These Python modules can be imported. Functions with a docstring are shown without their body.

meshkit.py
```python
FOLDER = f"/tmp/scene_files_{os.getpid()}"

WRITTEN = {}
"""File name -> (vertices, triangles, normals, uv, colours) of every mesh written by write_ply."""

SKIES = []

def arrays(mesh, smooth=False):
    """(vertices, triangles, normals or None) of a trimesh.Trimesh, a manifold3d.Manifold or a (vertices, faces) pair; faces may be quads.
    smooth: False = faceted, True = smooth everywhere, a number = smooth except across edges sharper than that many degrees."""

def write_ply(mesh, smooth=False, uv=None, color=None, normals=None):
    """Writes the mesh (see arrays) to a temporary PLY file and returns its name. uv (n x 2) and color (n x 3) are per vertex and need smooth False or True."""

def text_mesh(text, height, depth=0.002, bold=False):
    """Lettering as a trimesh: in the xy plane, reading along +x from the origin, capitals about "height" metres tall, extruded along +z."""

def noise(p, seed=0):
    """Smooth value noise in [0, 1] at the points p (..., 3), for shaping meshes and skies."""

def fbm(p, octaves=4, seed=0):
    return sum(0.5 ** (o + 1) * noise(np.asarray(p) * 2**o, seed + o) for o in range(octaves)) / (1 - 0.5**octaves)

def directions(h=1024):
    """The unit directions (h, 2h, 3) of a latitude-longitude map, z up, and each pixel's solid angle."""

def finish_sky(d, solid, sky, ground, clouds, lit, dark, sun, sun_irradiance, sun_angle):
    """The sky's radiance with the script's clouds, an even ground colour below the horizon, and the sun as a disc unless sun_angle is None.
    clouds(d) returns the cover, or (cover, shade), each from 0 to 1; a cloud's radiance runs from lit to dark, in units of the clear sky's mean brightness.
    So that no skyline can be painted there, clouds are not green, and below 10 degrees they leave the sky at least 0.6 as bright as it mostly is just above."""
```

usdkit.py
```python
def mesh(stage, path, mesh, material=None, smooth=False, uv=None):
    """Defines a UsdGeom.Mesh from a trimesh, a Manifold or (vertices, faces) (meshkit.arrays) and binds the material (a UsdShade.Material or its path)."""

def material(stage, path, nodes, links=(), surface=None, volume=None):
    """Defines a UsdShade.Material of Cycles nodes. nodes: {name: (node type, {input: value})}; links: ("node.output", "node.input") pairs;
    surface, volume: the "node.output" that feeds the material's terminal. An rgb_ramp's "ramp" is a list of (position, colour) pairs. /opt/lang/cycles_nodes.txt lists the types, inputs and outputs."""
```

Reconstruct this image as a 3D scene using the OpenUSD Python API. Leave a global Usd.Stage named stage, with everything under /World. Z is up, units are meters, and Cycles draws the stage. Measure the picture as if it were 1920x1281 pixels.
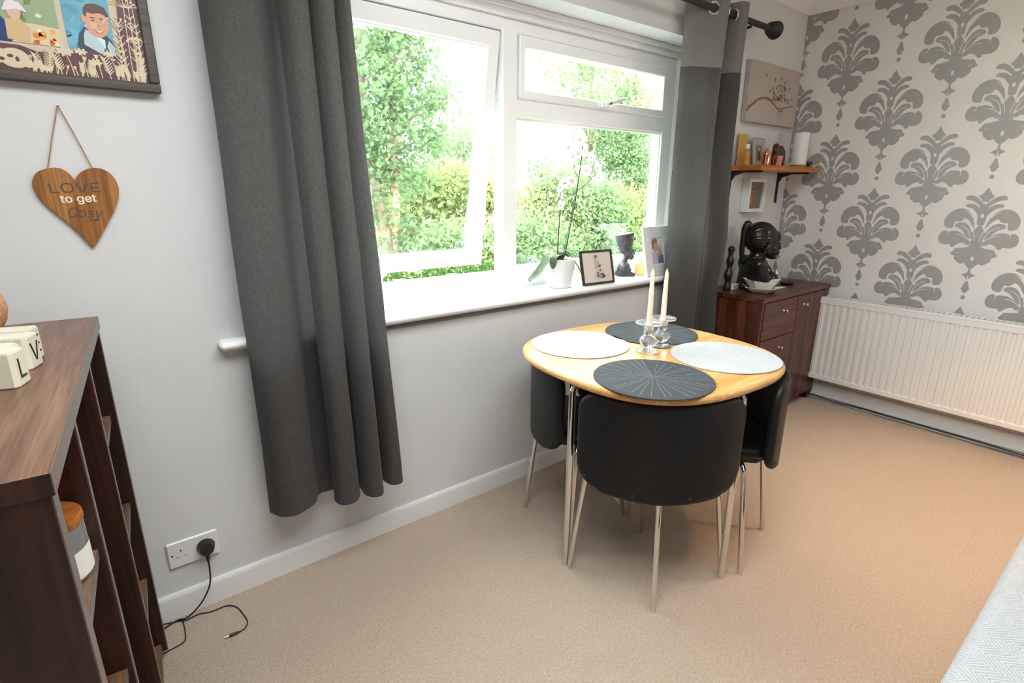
import math, random
import numpy as np, trimesh, shapely
import manifold3d as m3
from shapely import affinity
from shapely.geometry import Polygon, Point, LineString, box as sbox
from shapely.ops import unary_union
import usdkit, meshkit
from pxr import Usd, UsdGeom, UsdLux, UsdShade, Gf, Sdf, Vt

stage = Usd.Stage.CreateInMemory()
UsdGeom.SetStageUpAxis(stage, UsdGeom.Tokens.z)
UsdGeom.SetStageMetersPerUnit(stage, 1.0)
stage.SetDefaultPrim(UsdGeom.Xform.Define(stage, '/World').GetPrim())
UsdGeom.Scope.Define(stage, '/World/Looks')
random.seed(7)
RNG = np.random.default_rng(11)

# ------------------------------------------------------------------ camera, sky, lights, exposure
FPX, YAW, PITCH, ROLL = 994.55, 0.6632, 0.2792, 0.0036
EYE = (0.0, -1.8765, 1.407)
EXPOSURE = 0.06
SKY_STRENGTH = 14.0
SKY_COLOR = (0.95, 0.98, 1.0)
BOUNCE_STRENGTH = 10.0     # added soft panel under the ceiling, standing in for bounced flash
BOUNCE_COLOR = (0.95, 0.985, 1.0)
WARM_FILL_STRENGTH = 500.0       # added warm fill for the carpet, right of the frame

WALL_LAMP_STRENGTH = 70.0

def camera():
    F = np.array([math.sin(YAW) * math.cos(PITCH), math.cos(YAW) * math.cos(PITCH), -math.sin(PITCH)])
    R0 = np.array([math.cos(YAW), -math.sin(YAW), 0.0])
    U0 = np.cross(R0, F)
    R = R0 * math.cos(ROLL) + U0 * math.sin(ROLL)
    U = -R0 * math.sin(ROLL) + U0 * math.cos(ROLL)
    cam = UsdGeom.Camera.Define(stage, '/World/camera')
    cam.CreateHorizontalApertureAttr(36.0)
    cam.CreateVerticalApertureAttr(36.0 * 1281 / 1920)
    cam.CreateFocalLengthAttr(FPX / 1920 * 36.0)
    cam.CreateClippingRangeAttr(Gf.Vec2f(0.02, 400))
    cam.CreateExposureAttr(EXPOSURE)
    M = Gf.Matrix4d(*[float(v) for r in ((*R, 0), (*U, 0), (*(-F), 0), (*EYE, 1)) for v in r])
    cam.AddTransformOp().Set(M)
camera()

sky = UsdLux.DomeLight.Define(stage, '/World/sky')
sky.CreateIntensityAttr(1.0)
sky_mat = usdkit.material(stage, '/World/Looks/overcast_sky', {
    'tc': ('texture_coordinate', {}), 'mp': ('mapping', {'scale': (1.0, 1.0, 2.2)}),
    'n': ('noise_texture', {'scale': 2.4, 'detail': 5.0, 'roughness': 0.55}),
    'r': ('rgb_ramp', {'ramp': [(0.3, tuple(0.92 * c for c in SKY_COLOR)), (0.7, (1.0, 1.0, 1.0))]}),
    'b': ('background_shader', {'strength': SKY_STRENGTH})},
    [('tc.generated', 'mp.vector'), ('mp.vector', 'n.vector'), ('n.fac', 'r.fac'), ('r.color', 'b.color')], surface='b.background')
UsdShade.MaterialBindingAPI.Apply(sky.GetPrim()).Bind(sky_mat)

bounce = UsdLux.RectLight.Define(stage, '/World/bounced_flash_fill')  # added fill in place of flash light bounced off the ceiling
bounce.CreateWidthAttr(2.1); bounce.CreateHeightAttr(0.9)
bounce.CreateIntensityAttr(BOUNCE_STRENGTH); bounce.CreateColorAttr(Gf.Vec3f(*BOUNCE_COLOR))
bounce.AddTranslateOp().Set(Gf.Vec3d(0.65, -1.45, 2.55))
lamp = UsdLux.SphereLight.Define(stage, '/World/warm_carpet_fill')          # added warm fill, coned to reach the carpet but not the wall
lamp.CreateRadiusAttr(0.07); lamp.CreateIntensityAttr(WARM_FILL_STRENGTH); lamp.CreateColorAttr(Gf.Vec3f(1.0, 0.54, 0.22))
light_cone = UsdLux.ShapingAPI.Apply(lamp.GetPrim()); light_cone.CreateShapingConeAngleAttr(44.0); light_cone.CreateShapingConeSoftnessAttr(0.8)
lamp.AddTranslateOp().Set(Gf.Vec3d(2.75, -1.80, 1.95))

wall_lamp = UsdLux.SphereLight.Define(stage, '/World/wall_lamp')      # warm white lamp by the papered wall, right of the frame
wall_lamp.CreateRadiusAttr(0.07); wall_lamp.CreateIntensityAttr(WALL_LAMP_STRENGTH); wall_lamp.CreateColorAttr(Gf.Vec3f(1.0, 0.82, 0.64))
wall_lamp.AddTranslateOp().Set(Gf.Vec3d(3.35, -2.0, 1.65))

# ------------------------------------------------------------------ helpers
USED = {}
def numbered(parent, name):
    k = USED.get((parent, name), 0); USED[(parent, name)] = k + 1
    return f'{parent}/{name}' if k == 0 else f'{parent}/{name}_{k:03d}'

def tag(o, label=None, cat=None, group=None, kind=None):
    p = o.GetPrim() if hasattr(o, 'GetPrim') else o
    for k, v in (('label', label), ('category', cat), ('group', group), ('kind', kind)):
        if v: p.SetCustomDataByKey(k, v)
    return o

def thing(name, label=None, cat=None, loc=(0, 0, 0), rotz=0.0, group=None, kind=None, rotx=0.0):
    x = UsdGeom.Xform.Define(stage, numbered('/World', name))
    x.AddTranslateOp().Set(Gf.Vec3d(*map(float, loc)))
    if rotz: x.AddRotateZOp().Set(float(rotz))
    if rotx: x.AddRotateXOp().Set(float(rotx))
    return tag(x, label, cat, group, kind)

def obj(name, mesh, mat, parent=None, smooth=35, label=None, cat=None, group=None, kind=None):
    base = '/World' if parent is None else str(parent.GetPath())
    if isinstance(mesh, (list, tuple)) and len(mesh) and not isinstance(mesh[0], np.ndarray):
        mesh = cat_mesh(mesh)
    m = usdkit.mesh(stage, numbered(base, name), mesh, mat, smooth=smooth)
    m.CreateDoubleSidedAttr(True)
    return tag(m, label, cat, group, kind)

def dup(src, loc, rotz=0.0, label=None, group=None):
    was = src.GetPrim().GetCustomData()
    r = thing(src.GetPrim().GetName(), label or was['label'], was['category'], loc, rotz, group or was.get('group'))
    r.GetPrim().GetReferences().AddInternalReference(src.GetPath())
    r.GetPrim().SetInstanceable(True)
    return r

def tri(m):
    if isinstance(m, trimesh.Trimesh): return m
    v, f, _ = meshkit.arrays(m)
    return trimesh.Trimesh(v, f, process=False)
def cat_mesh(ms): return trimesh.util.concatenate([tri(m) for m in ms])
def moved(m, t): m = tri(m).copy(); m.apply_translation(t); return m
def rotated(m, ang, axis=(0, 0, 1), at=(0, 0, 0)):
    m = tri(m).copy(); m.apply_transform(trimesh.transformations.rotation_matrix(ang, axis, at)); return m

def box(a, b, bev=0.002):
    a, b = np.minimum(a, b), np.maximum(a, b)
    bev = min(bev, 0.45 * float((b - a).min()))
    if bev <= 0: return m3.Manifold.cube(tuple(b - a)).translate(tuple(a))
    pts = []
    for i in range(8):
        c = np.array([(b if i >> k & 1 else a)[k] for k in range(3)], float)
        s = np.array([-1 if i >> k & 1 else 1 for k in range(3)])
        for k in range(3):
            q = c + s * bev; q[k] = c[k]; pts.append(q)
    return m3.Manifold.hull_points(np.array(pts))

def spline(P, n=8, closed=False):
    P = np.asarray(P, float); out = []
    N = len(P)
    for i in range(N if closed else N - 1):
        p0, p1, p2, p3 = (P[(i + k) % N] if closed else P[min(max(i + k, 0), N - 1)] for k in (-1, 0, 1, 2))
        for t in np.arange(n) / n:
            out.append(0.5 * (2 * p1 + (p2 - p0) * t + (2 * p0 - 5 * p1 + 4 * p2 - p3) * t * t + (3 * p1 - p0 - 3 * p2 + p3) * t ** 3))
    if not closed: out.append(P[-1])
    return np.array(out)

def tube(path, r, n=12, cap=True):
    p = np.asarray(path, float); k = len(p)
    r = np.broadcast_to(np.asarray(r, float), (k,))
    t = np.gradient(p, axis=0); t /= np.linalg.norm(t, axis=1, keepdims=True) + 1e-12
    a = np.cross(t[0], [0, 0, 1.0] if abs(t[0][2]) < 0.9 else [1.0, 0, 0]); a /= np.linalg.norm(a)
    A = []
    for i in range(k):
        a = a - t[i] * (a @ t[i]); a /= np.linalg.norm(a) + 1e-12; A.append(a)
    A = np.array(A); B = np.cross(t, A); w = np.arange(n) * 2 * np.pi / n
    v = (p[:, None] + r[:, None, None] * (np.cos(w)[None, :, None] * A[:, None] + np.sin(w)[None, :, None] * B[:, None])).reshape(-1, 3)
    i, j = np.meshgrid(np.arange(k - 1), np.arange(n), indexing='ij')
    q = np.stack([i * n + j, i * n + (j + 1) % n, (i + 1) * n + (j + 1) % n, (i + 1) * n + j], -1).reshape(-1, 4)
    f = np.vstack([q[:, [0, 1, 2]], q[:, [0, 2, 3]]])
    if cap:
        v = np.vstack([v, p[0], p[-1]]); c0, c1 = k * n, k * n + 1; jj = np.arange(n)
        f = np.vstack([f, np.stack([np.full(n, c0), (jj + 1) % n, jj], 1), np.stack([np.full(n, c1), (k - 1) * n + jj, (k - 1) * n + (jj + 1) % n], 1)])
    return trimesh.Trimesh(v, f, process=False)
def rod(a, b, r, n=12): return tube([a, b], r, n)

def lathe(profile, n=40):
    """profile: (r, z) from bottom to top, revolved about z."""
    return loft([np.stack([r * np.cos(w), r * np.sin(w), np.full_like(w, z)], 1) for r, z in profile for w in [np.arange(n) * 2 * np.pi / n]])
def loft(rings):
    k, n = len(rings), len(rings[0])
    v = np.vstack(rings + [rings[0].mean(0)[None], rings[-1].mean(0)[None]])
    i, j = np.meshgrid(np.arange(k - 1), np.arange(n), indexing='ij')
    q = np.stack([i * n + j, i * n + (j + 1) % n, (i + 1) * n + (j + 1) % n, (i + 1) * n + j], -1).reshape(-1, 4)
    jj = np.arange(n)
    f = np.vstack([q[:, [0, 1, 2]], q[:, [0, 2, 3]], np.stack([np.full(n, k * n), (jj + 1) % n, jj], 1), np.stack([np.full(n, k * n + 1), (k - 1) * n + jj, (k - 1) * n + (jj + 1) % n], 1)])
    return trimesh.Trimesh(v, f, process=False)

def geoms(s):
    if s.is_empty: return []
    return [g for g in getattr(s, 'geoms', [s]) if g.geom_type == 'Polygon' and g.area > 1e-9]
def extr(shape, d, z=0.0):
    ms = [trimesh.creation.extrude_polygon(g, d, engine='earcut') for g in geoms(shape)]
    m = trimesh.util.concatenate(ms); m.apply_translation((0, 0, z)); return m
def on_wall_back(m, y):
    """A plate drawn in (x, z) as its xy plane, standing on a wall that faces -y with its back at y."""
    m = tri(m).copy(); v = m.vertices.copy(); m.vertices = np.stack([v[:, 0], y - v[:, 2], v[:, 1]], 1); return m
def on_wall_right(m, x):
    """A plate drawn in (y mirrored, z): plate x grows towards -y, facing -x, its back at x."""
    m = tri(m).copy(); v = m.vertices.copy(); m.vertices = np.stack([x - v[:, 2], -v[:, 0], v[:, 1]], 1); return m
def stroke(P, w, n=8):
    """A smooth line through P with widths w, as a polygon with rounded ends."""
    q = spline(P, n); ww = np.interp(np.linspace(0, 1, len(q)), np.linspace(0, 1, len(w)), w)
    return unary_union([LineString([q[i], q[i + 1]]).buffer((ww[i] + ww[i + 1]) / 4, 5) for i in range(len(q) - 1)])
def ellipse(cx, cy, a, b, rot=0.0): return affinity.rotate(affinity.scale(Point(cx, cy).buffer(1.0, 12), a, b), rot, origin=(cx, cy))
def hull_chain(chain):
    """chain: list of ((x, y, z), r) pairs: union of hulls of successive spheres."""
    S = [m3.Manifold.sphere(r, 20).translate(tuple(map(float, p))) for p, r in chain]
    return m3.Manifold.batch_boolean([m3.Manifold.batch_hull([S[i], S[i + 1]]) for i in range(len(S) - 1)], m3.OpType.Add)
def ellipsoid(c, r, n=32): return m3.Manifold.sphere(1.0, n).scale(tuple(map(float, r))).translate(tuple(map(float, c)))
def union(ms): return m3.Manifold.batch_boolean(list(ms), m3.OpType.Add)
def soften(man, edge, it=12):
    t = tri(man.refine_to_length(edge)); t = trimesh.Trimesh(t.vertices, t.faces, process=True)
    trimesh.smoothing.filter_taubin(t, lamb=0.5, nu=0.52, iterations=it); return t

def lin(*c):
    c = np.array(c, float) / 255
    return tuple(float(x) for x in np.where(c < 0.04045, c / 12.92, ((c + 0.055) / 1.055) ** 2.4))

# ------------------------------------------------------------------ materials
LOOK = {}
def plain(name, color, rough=0.5, **kw):
    if name not in LOOK:
        LOOK[name] = usdkit.material(stage, f'/World/Looks/{name}', {'p': ('principled_bsdf', {'base_color': color, 'roughness': rough, **kw})}, [], surface='p.BSDF')
    return LOOK[name]
def mottled(name, c1, c2, scale, rough=0.5, bump=0.0, bscale=None, detail=4.0, lo=0.35, hi=0.65, coords='object', bdist=0.01, **kw):
    """Two colours mixed by noise; scale is a vector so that grain can run along an axis."""
    if name in LOOK: return LOOK[name]
    nodes = {'tc': ('texture_coordinate', {}), 'mp': ('mapping', {'scale': scale}),
             'n': ('noise_texture', {'scale': 1.0, 'detail': detail, 'roughness': 0.6}),
             'r': ('rgb_ramp', {'ramp': [(lo, c1), (hi, c2)]}), 'p': ('principled_bsdf', {'roughness': rough, **kw})}
    links = [(f'tc.{coords}', 'mp.vector'), ('mp.vector', 'n.vector'), ('n.fac', 'r.fac'), ('r.color', 'p.base_color')]
    if bump:
        nodes['mb'] = ('mapping', {'scale': bscale or scale}); nodes['nb'] = ('noise_texture', {'scale': 1.0, 'detail': 3.0})
        nodes['b'] = ('bump', {'strength': bump, 'distance': bdist})
        links += [(f'tc.{coords}', 'mb.vector'), ('mb.vector', 'nb.vector'), ('nb.fac', 'b.height'), ('b.normal', 'p.normal')]
    LOOK[name] = usdkit.material(stage, f'/World/Looks/{name}', nodes, links, surface='p.BSDF')
    return LOOK[name]
def wood(name, dark, mid, light, axis, rough=0.35, fine=160.0, broad=22.0, **kw):
    """Straight-grained board: broad figure and fine pores stretched along one axis."""
    if name in LOOK: return LOOK[name]
    s1 = [broad] * 3; s2 = [fine] * 3; s1[axis] = broad * 0.07; s2[axis] = fine * 0.03
    LOOK[name] = usdkit.material(stage, f'/World/Looks/{name}', {
        'tc': ('texture_coordinate', {}), 'm1': ('mapping', {'scale': s1}), 'm2': ('mapping', {'scale': s2}),
        'n1': ('noise_texture', {'scale': 1.0, 'detail': 4.0, 'roughness': 0.55, 'distortion': 0.6}),
        'n2': ('noise_texture', {'scale': 1.0, 'detail': 2.0}),
        'r1': ('rgb_ramp', {'ramp': [(0.3, dark), (0.5, mid), (0.72, light)]}),
        'r2': ('rgb_ramp', {'ramp': [(0.38, (0.62, 0.6, 0.58)), (0.56, (1.0, 1.0, 1.0))]}),
        'x': ('mix_color', {'blend_type': 'multiply', 'fac': 0.75}),
        'b': ('bump', {'strength': 0.12, 'distance': 0.002}),
        'p': ('principled_bsdf', {'roughness': rough, **kw})},
        [('tc.object', 'm1.vector'), ('tc.object', 'm2.vector'), ('m1.vector', 'n1.vector'), ('m2.vector', 'n2.vector'), ('n1.fac', 'r1.fac'), ('n2.fac', 'r2.fac'),
         ('r1.color', 'x.a'), ('r2.color', 'x.b'), ('x.result', 'p.base_color'), ('n2.fac', 'b.height'), ('b.normal', 'p.normal')], surface='p.BSDF')
    return LOOK[name]

WALL = mottled('wall_paint', (0.66, 0.665, 0.67), (0.69, 0.695, 0.70), (3, 3, 3), 0.75, bump=0.15, bscale=(60, 60, 60), bdist=0.003)
CEIL = plain('ceiling_paint', (0.80, 0.80, 0.79), 0.9)
GLOSSWHITE = plain('white_gloss_paint', (0.80, 0.80, 0.795), 0.28)
UPVC = plain('white_upvc', (0.90, 0.90, 0.90), 0.3)
SILLW = plain('white_sill_board', (0.90, 0.90, 0.895), 0.25)
PAPER = mottled('wallpaper_ground', (0.75, 0.725, 0.70), (0.79, 0.765, 0.74), (4, 4, 4), 0.55)
PRINT = mottled('wallpaper_silver_print', (0.31, 0.297, 0.283), (0.43, 0.415, 0.40), (420, 420, 420), 0.45, lo=0.3, hi=0.7, metallic=0.15)
CONCRETE = mottled('bare_screed', (0.24, 0.22, 0.19), (0.36, 0.33, 0.29), (40, 40, 40), 0.9, bump=0.4, bdist=0.004)
CHROME = plain('chrome', (0.72, 0.70, 0.67), 0.09, metallic=1.0)
STEEL = plain('dull_steel', (0.42, 0.42, 0.42), 0.35, metallic=1.0)
BLACKVINYL = mottled('black_vinyl', (0.006, 0.006, 0.0065), (0.009, 0.009, 0.010), (30, 30, 30), 0.46, specular_ior_level=0.28, bump=0.08, bscale=(700, 700, 700), bdist=0.001)
BLACKPLASTIC = plain('black_plastic', (0.012, 0.012, 0.013), 0.4)
BLACKMETAL = plain('black_metal', (0.015, 0.014, 0.014), 0.45)
WHITEPLASTIC = plain('white_plastic', (0.78, 0.78, 0.77), 0.3)
DARKHOLE = plain('dark_hole', (0.01, 0.01, 0.01), 0.8)
BEECH = wood('beech_veneer', lin(206, 150, 88), lin(218, 165, 102), lin(228, 180, 118), 0, 0.30, fine=220, broad=14, specular_ior_level=0.4)
WAL_D, WAL_M, WAL_L = lin(52, 26, 16), lin(84, 45, 29), lin(116, 68, 44)
WAL_X = wood('walnut_grain_x', WAL_D, WAL_M, WAL_L, 0, 0.33)
WAL_Y = wood('walnut_grain_y', lin(92, 64, 48), lin(118, 85, 64), lin(142, 106, 82), 1, 0.34, fine=240, broad=34)
WAL_Z = wood('walnut_grain_z', WAL_D, WAL_M, WAL_L, 2, 0.33)
DW_Z = wood('dark_walnut_upright', lin(34, 18, 12), lin(52, 28, 19), lin(72, 40, 28), 2, 0.35)
DW_EDGE_SHEEN = plain('walnut_edge_sheen', lin(104, 90, 82), 0.3)  # greyer than the boards: grazing wall reflection painted into the edge colour
OAK = wood('orange_pine_shelf', lin(150, 82, 34), lin(178, 104, 48), lin(196, 124, 64), 0, 0.3)
def glass_pane(name='window_glass', tint=(0.93, 0.965, 0.955)):
    if name not in LOOK:
        LOOK[name] = usdkit.material(stage, f'/World/Looks/{name}', {
            'gm': ('geometry', {}), 'io': ('math', {'math_type': 'multiply_add', 'value2': 1 / 1.5 - 1.5, 'value3': 1.5}), 'f': ('fresnel', {}), 't': ('transparent_bsdf', {'color': tint}), 'g': ('glossy_bsdf', {'color': (1, 1, 1), 'roughness': 0.0}), 'm': ('mix_closure', {})},
            [('gm.backfacing', 'io.value1'), ('io.value', 'f.IOR'), ('f.fac', 'm.fac'), ('t.BSDF', 'm.closure1'), ('g.BSDF', 'm.closure2')], surface='m.closure')
    return LOOK[name]
CLEARGLASS = plain('clear_glass', (1, 1, 1), 0.03, transmission_weight=0.93, ior=1.32)

def carpet():
    LOOK['carpet'] = usdkit.material(stage, '/World/Looks/loop_carpet', {
        'g': ('geometry', {}), 'v': ('voronoi_texture', {'scale': 210.0, 'randomness': 0.9}), 'n': ('noise_texture', {'scale': 130.0, 'detail': 3.0}), 'n2': ('noise_texture', {'scale': 420.0, 'detail': 2.0}),
        'r': ('rgb_ramp', {'ramp': [(0.30, lin(176, 155, 136)), (0.52, lin(188, 168, 149)), (0.72, lin(197, 179, 161))]}),
        'rs': ('rgb_ramp', {'ramp': [(0.3, (0.78, 0.77, 0.76)), (0.46, (1, 1, 1))]}),
        'x': ('mix_color', {'blend_type': 'multiply', 'fac': 0.6}),
        'b': ('bump', {'strength': 0.7, 'distance': 0.004, 'invert': True}), 'p': ('principled_bsdf', {'roughness': 0.95, 'sheen_weight': 0.15})},
        [('g.position', 'v.vector'), ('g.position', 'n.vector'), ('g.position', 'n2.vector'), ('n.fac', 'r.fac'), ('n2.fac', 'rs.fac'), ('r.color', 'x.a'), ('rs.color', 'x.b'), ('x.result', 'p.base_color'), ('v.distance', 'b.height'), ('b.normal', 'p.normal')], surface='p.BSDF')
    return LOOK['carpet']
def fabric(name, c1, c2, translucency=0.22):
    LOOK[name] = usdkit.material(stage, f'/World/Looks/{name}', {
        'tc': ('texture_coordinate', {}), 'ma': ('mapping', {'scale': (1500, 1500, 60)}), 'mb': ('mapping', {'scale': (90, 90, 1300)}),
        'na': ('noise_texture', {'scale': 1.0, 'detail': 1.0}), 'nb': ('noise_texture', {'scale': 1.0, 'detail': 1.0}),
        's': ('math', {'math_type': 'add'}), 'h': ('math', {'math_type': 'multiply', 'value2': 0.5}),
        'r': ('rgb_ramp', {'ramp': [(0.40, c1), (0.60, c2)]}), 'd': ('principled_bsdf', {'roughness': 0.9, 'sheen_weight': 0.1, 'specular_ior_level': 0.15}), 't': ('translucent_bsdf', {}), 'm': ('mix_closure', {'fac': translucency})},
        [('tc.object', 'ma.vector'), ('tc.object', 'mb.vector'), ('ma.vector', 'na.vector'), ('mb.vector', 'nb.vector'), ('na.fac', 's.value1'), ('nb.fac', 's.value2'), ('s.value', 'h.value1'), ('h.value', 'r.fac'),
         ('r.color', 'd.base_color'), ('r.color', 't.color'), ('d.BSDF', 'm.closure1'), ('t.BSDF', 'm.closure2')], surface='m.closure')
    return LOOK[name]
# ------------------------------------------------------------------ the room shell
XR, ZC, XL, YB = 3.88, 2.57, -1.7, -4.7
RX0, RX1, RZ0, RZ1 = 0.40, 2.85, 0.906, 2.172       # window reveal

fl = thing('floor', kind='structure')
obj('screed', box((XL, YB, -0.10), (XR, 0.0, -0.012), 0), CONCRETE, fl, smooth=False)
edge = [(XL, 0.0), (XL, YB), (3.76, YB)]
ys = np.linspace(YB, -0.40, 60)
ex = 3.834 + (ys + 0.40) * 0.020 + 0.004 * np.sin(ys * 23) + RNG.normal(0, 0.0015, 60)
edge += [(float(a), float(b)) for a, b in zip(ex, ys)] + [(3.834, 0.0)]
obj('carpet', extr(Polygon(edge), 0.012, -0.012), carpet(), fl, smooth=False)
# bits of old plaster and adhesive left on the bare strip
bits = []
for k in range(46):
    y = RNG.uniform(-3.2, -0.42); x = RNG.uniform(3.815, 3.866); s = RNG.uniform(0.004, 0.016)
    bits.append(m3.Manifold.sphere(1.0, 7).scale((s * 0.5, s, s * 0.3)).translate((x, y, -0.011)))
obj('plaster_crumbs', bits, CONCRETE, fl, kind='stuff')

wb = thing('wall_back', kind='structure')
wall = box((XL, 0.0, -0.10), (XR + 0.12, 0.27, ZC + 0.1), 0) - box((RX0, -1, RZ0 - 0.03), (RX1, 1, RZ1), 0)
obj('wall_surface', wall, WALL, wb, smooth=False)
wr = thing('wall_right', kind='structure')
obj('wall_surface', box((XR, YB, -0.10), (XR + 0.12, 0.0, ZC + 0.1), 0), PAPER, wr, smooth=False)
obj('wall_left', box((XL - 0.1, YB, -0.1), (XL, 0.27, ZC + 0.1), 0), WALL, smooth=False, kind='structure')
obj('wall_front', box((XL - 0.1, YB - 0.1, -0.1), (XR + 0.12, YB, ZC + 0.1), 0), WALL, smooth=False, kind='structure')
obj('ceiling', box((XL, YB, ZC), (XR, 0.0, ZC + 0.1), 0), CEIL, smooth=False, kind='structure')

def cornice(length):
    prof = [(0, 2.487), (0.012, 2.487), (0.014, 2.497), (0.024, 2.505), (0.034, 2.522), (0.050, 2.541), (0.068, 2.551), (0.078, 2.553), (0.080, 2.565), (0.08, ZC), (0, ZC)]
    return trimesh.creation.extrude_polygon(Polygon(prof), length, engine='earcut')
c = cornice(XR - XL); v = c.vertices.copy(); c.vertices = np.stack([XL + v[:, 2], -v[:, 0], v[:, 1]], 1)
obj('trim_1', c, CEIL, smooth=50, kind='structure')
c = cornice(-YB); v = c.vertices.copy(); c.vertices = np.stack([XR - v[:, 0], -v[:, 2], v[:, 1]], 1)
obj('trim_2', c, CEIL, smooth=50, kind='structure')
def skirting(length, h):
    prof = [(0, -0.012), (0.016, -0.012), (0.016, h - 0.016), (0.013, h - 0.006), (0.008, h), (0, h)]
    return trimesh.creation.extrude_polygon(Polygon(prof), length, engine='earcut')
c = skirting(XR - XL, 0.09); v = c.vertices.copy(); c.vertices = np.stack([XL + v[:, 2], -v[:, 0], v[:, 1]], 1)
obj('baseboard_back', c, GLOSSWHITE, smooth=40, kind='structure')
c = skirting(-YB - 0.02, 0.108); v = c.vertices.copy(); c.vertices = np.stack([XR - v[:, 0], -0.02 - v[:, 2], np.where(v[:, 1] < 0, 0.016, v[:, 1])], 1)
obj('baseboard_right', c, GLOSSWHITE, smooth=40, kind='structure')

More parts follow.
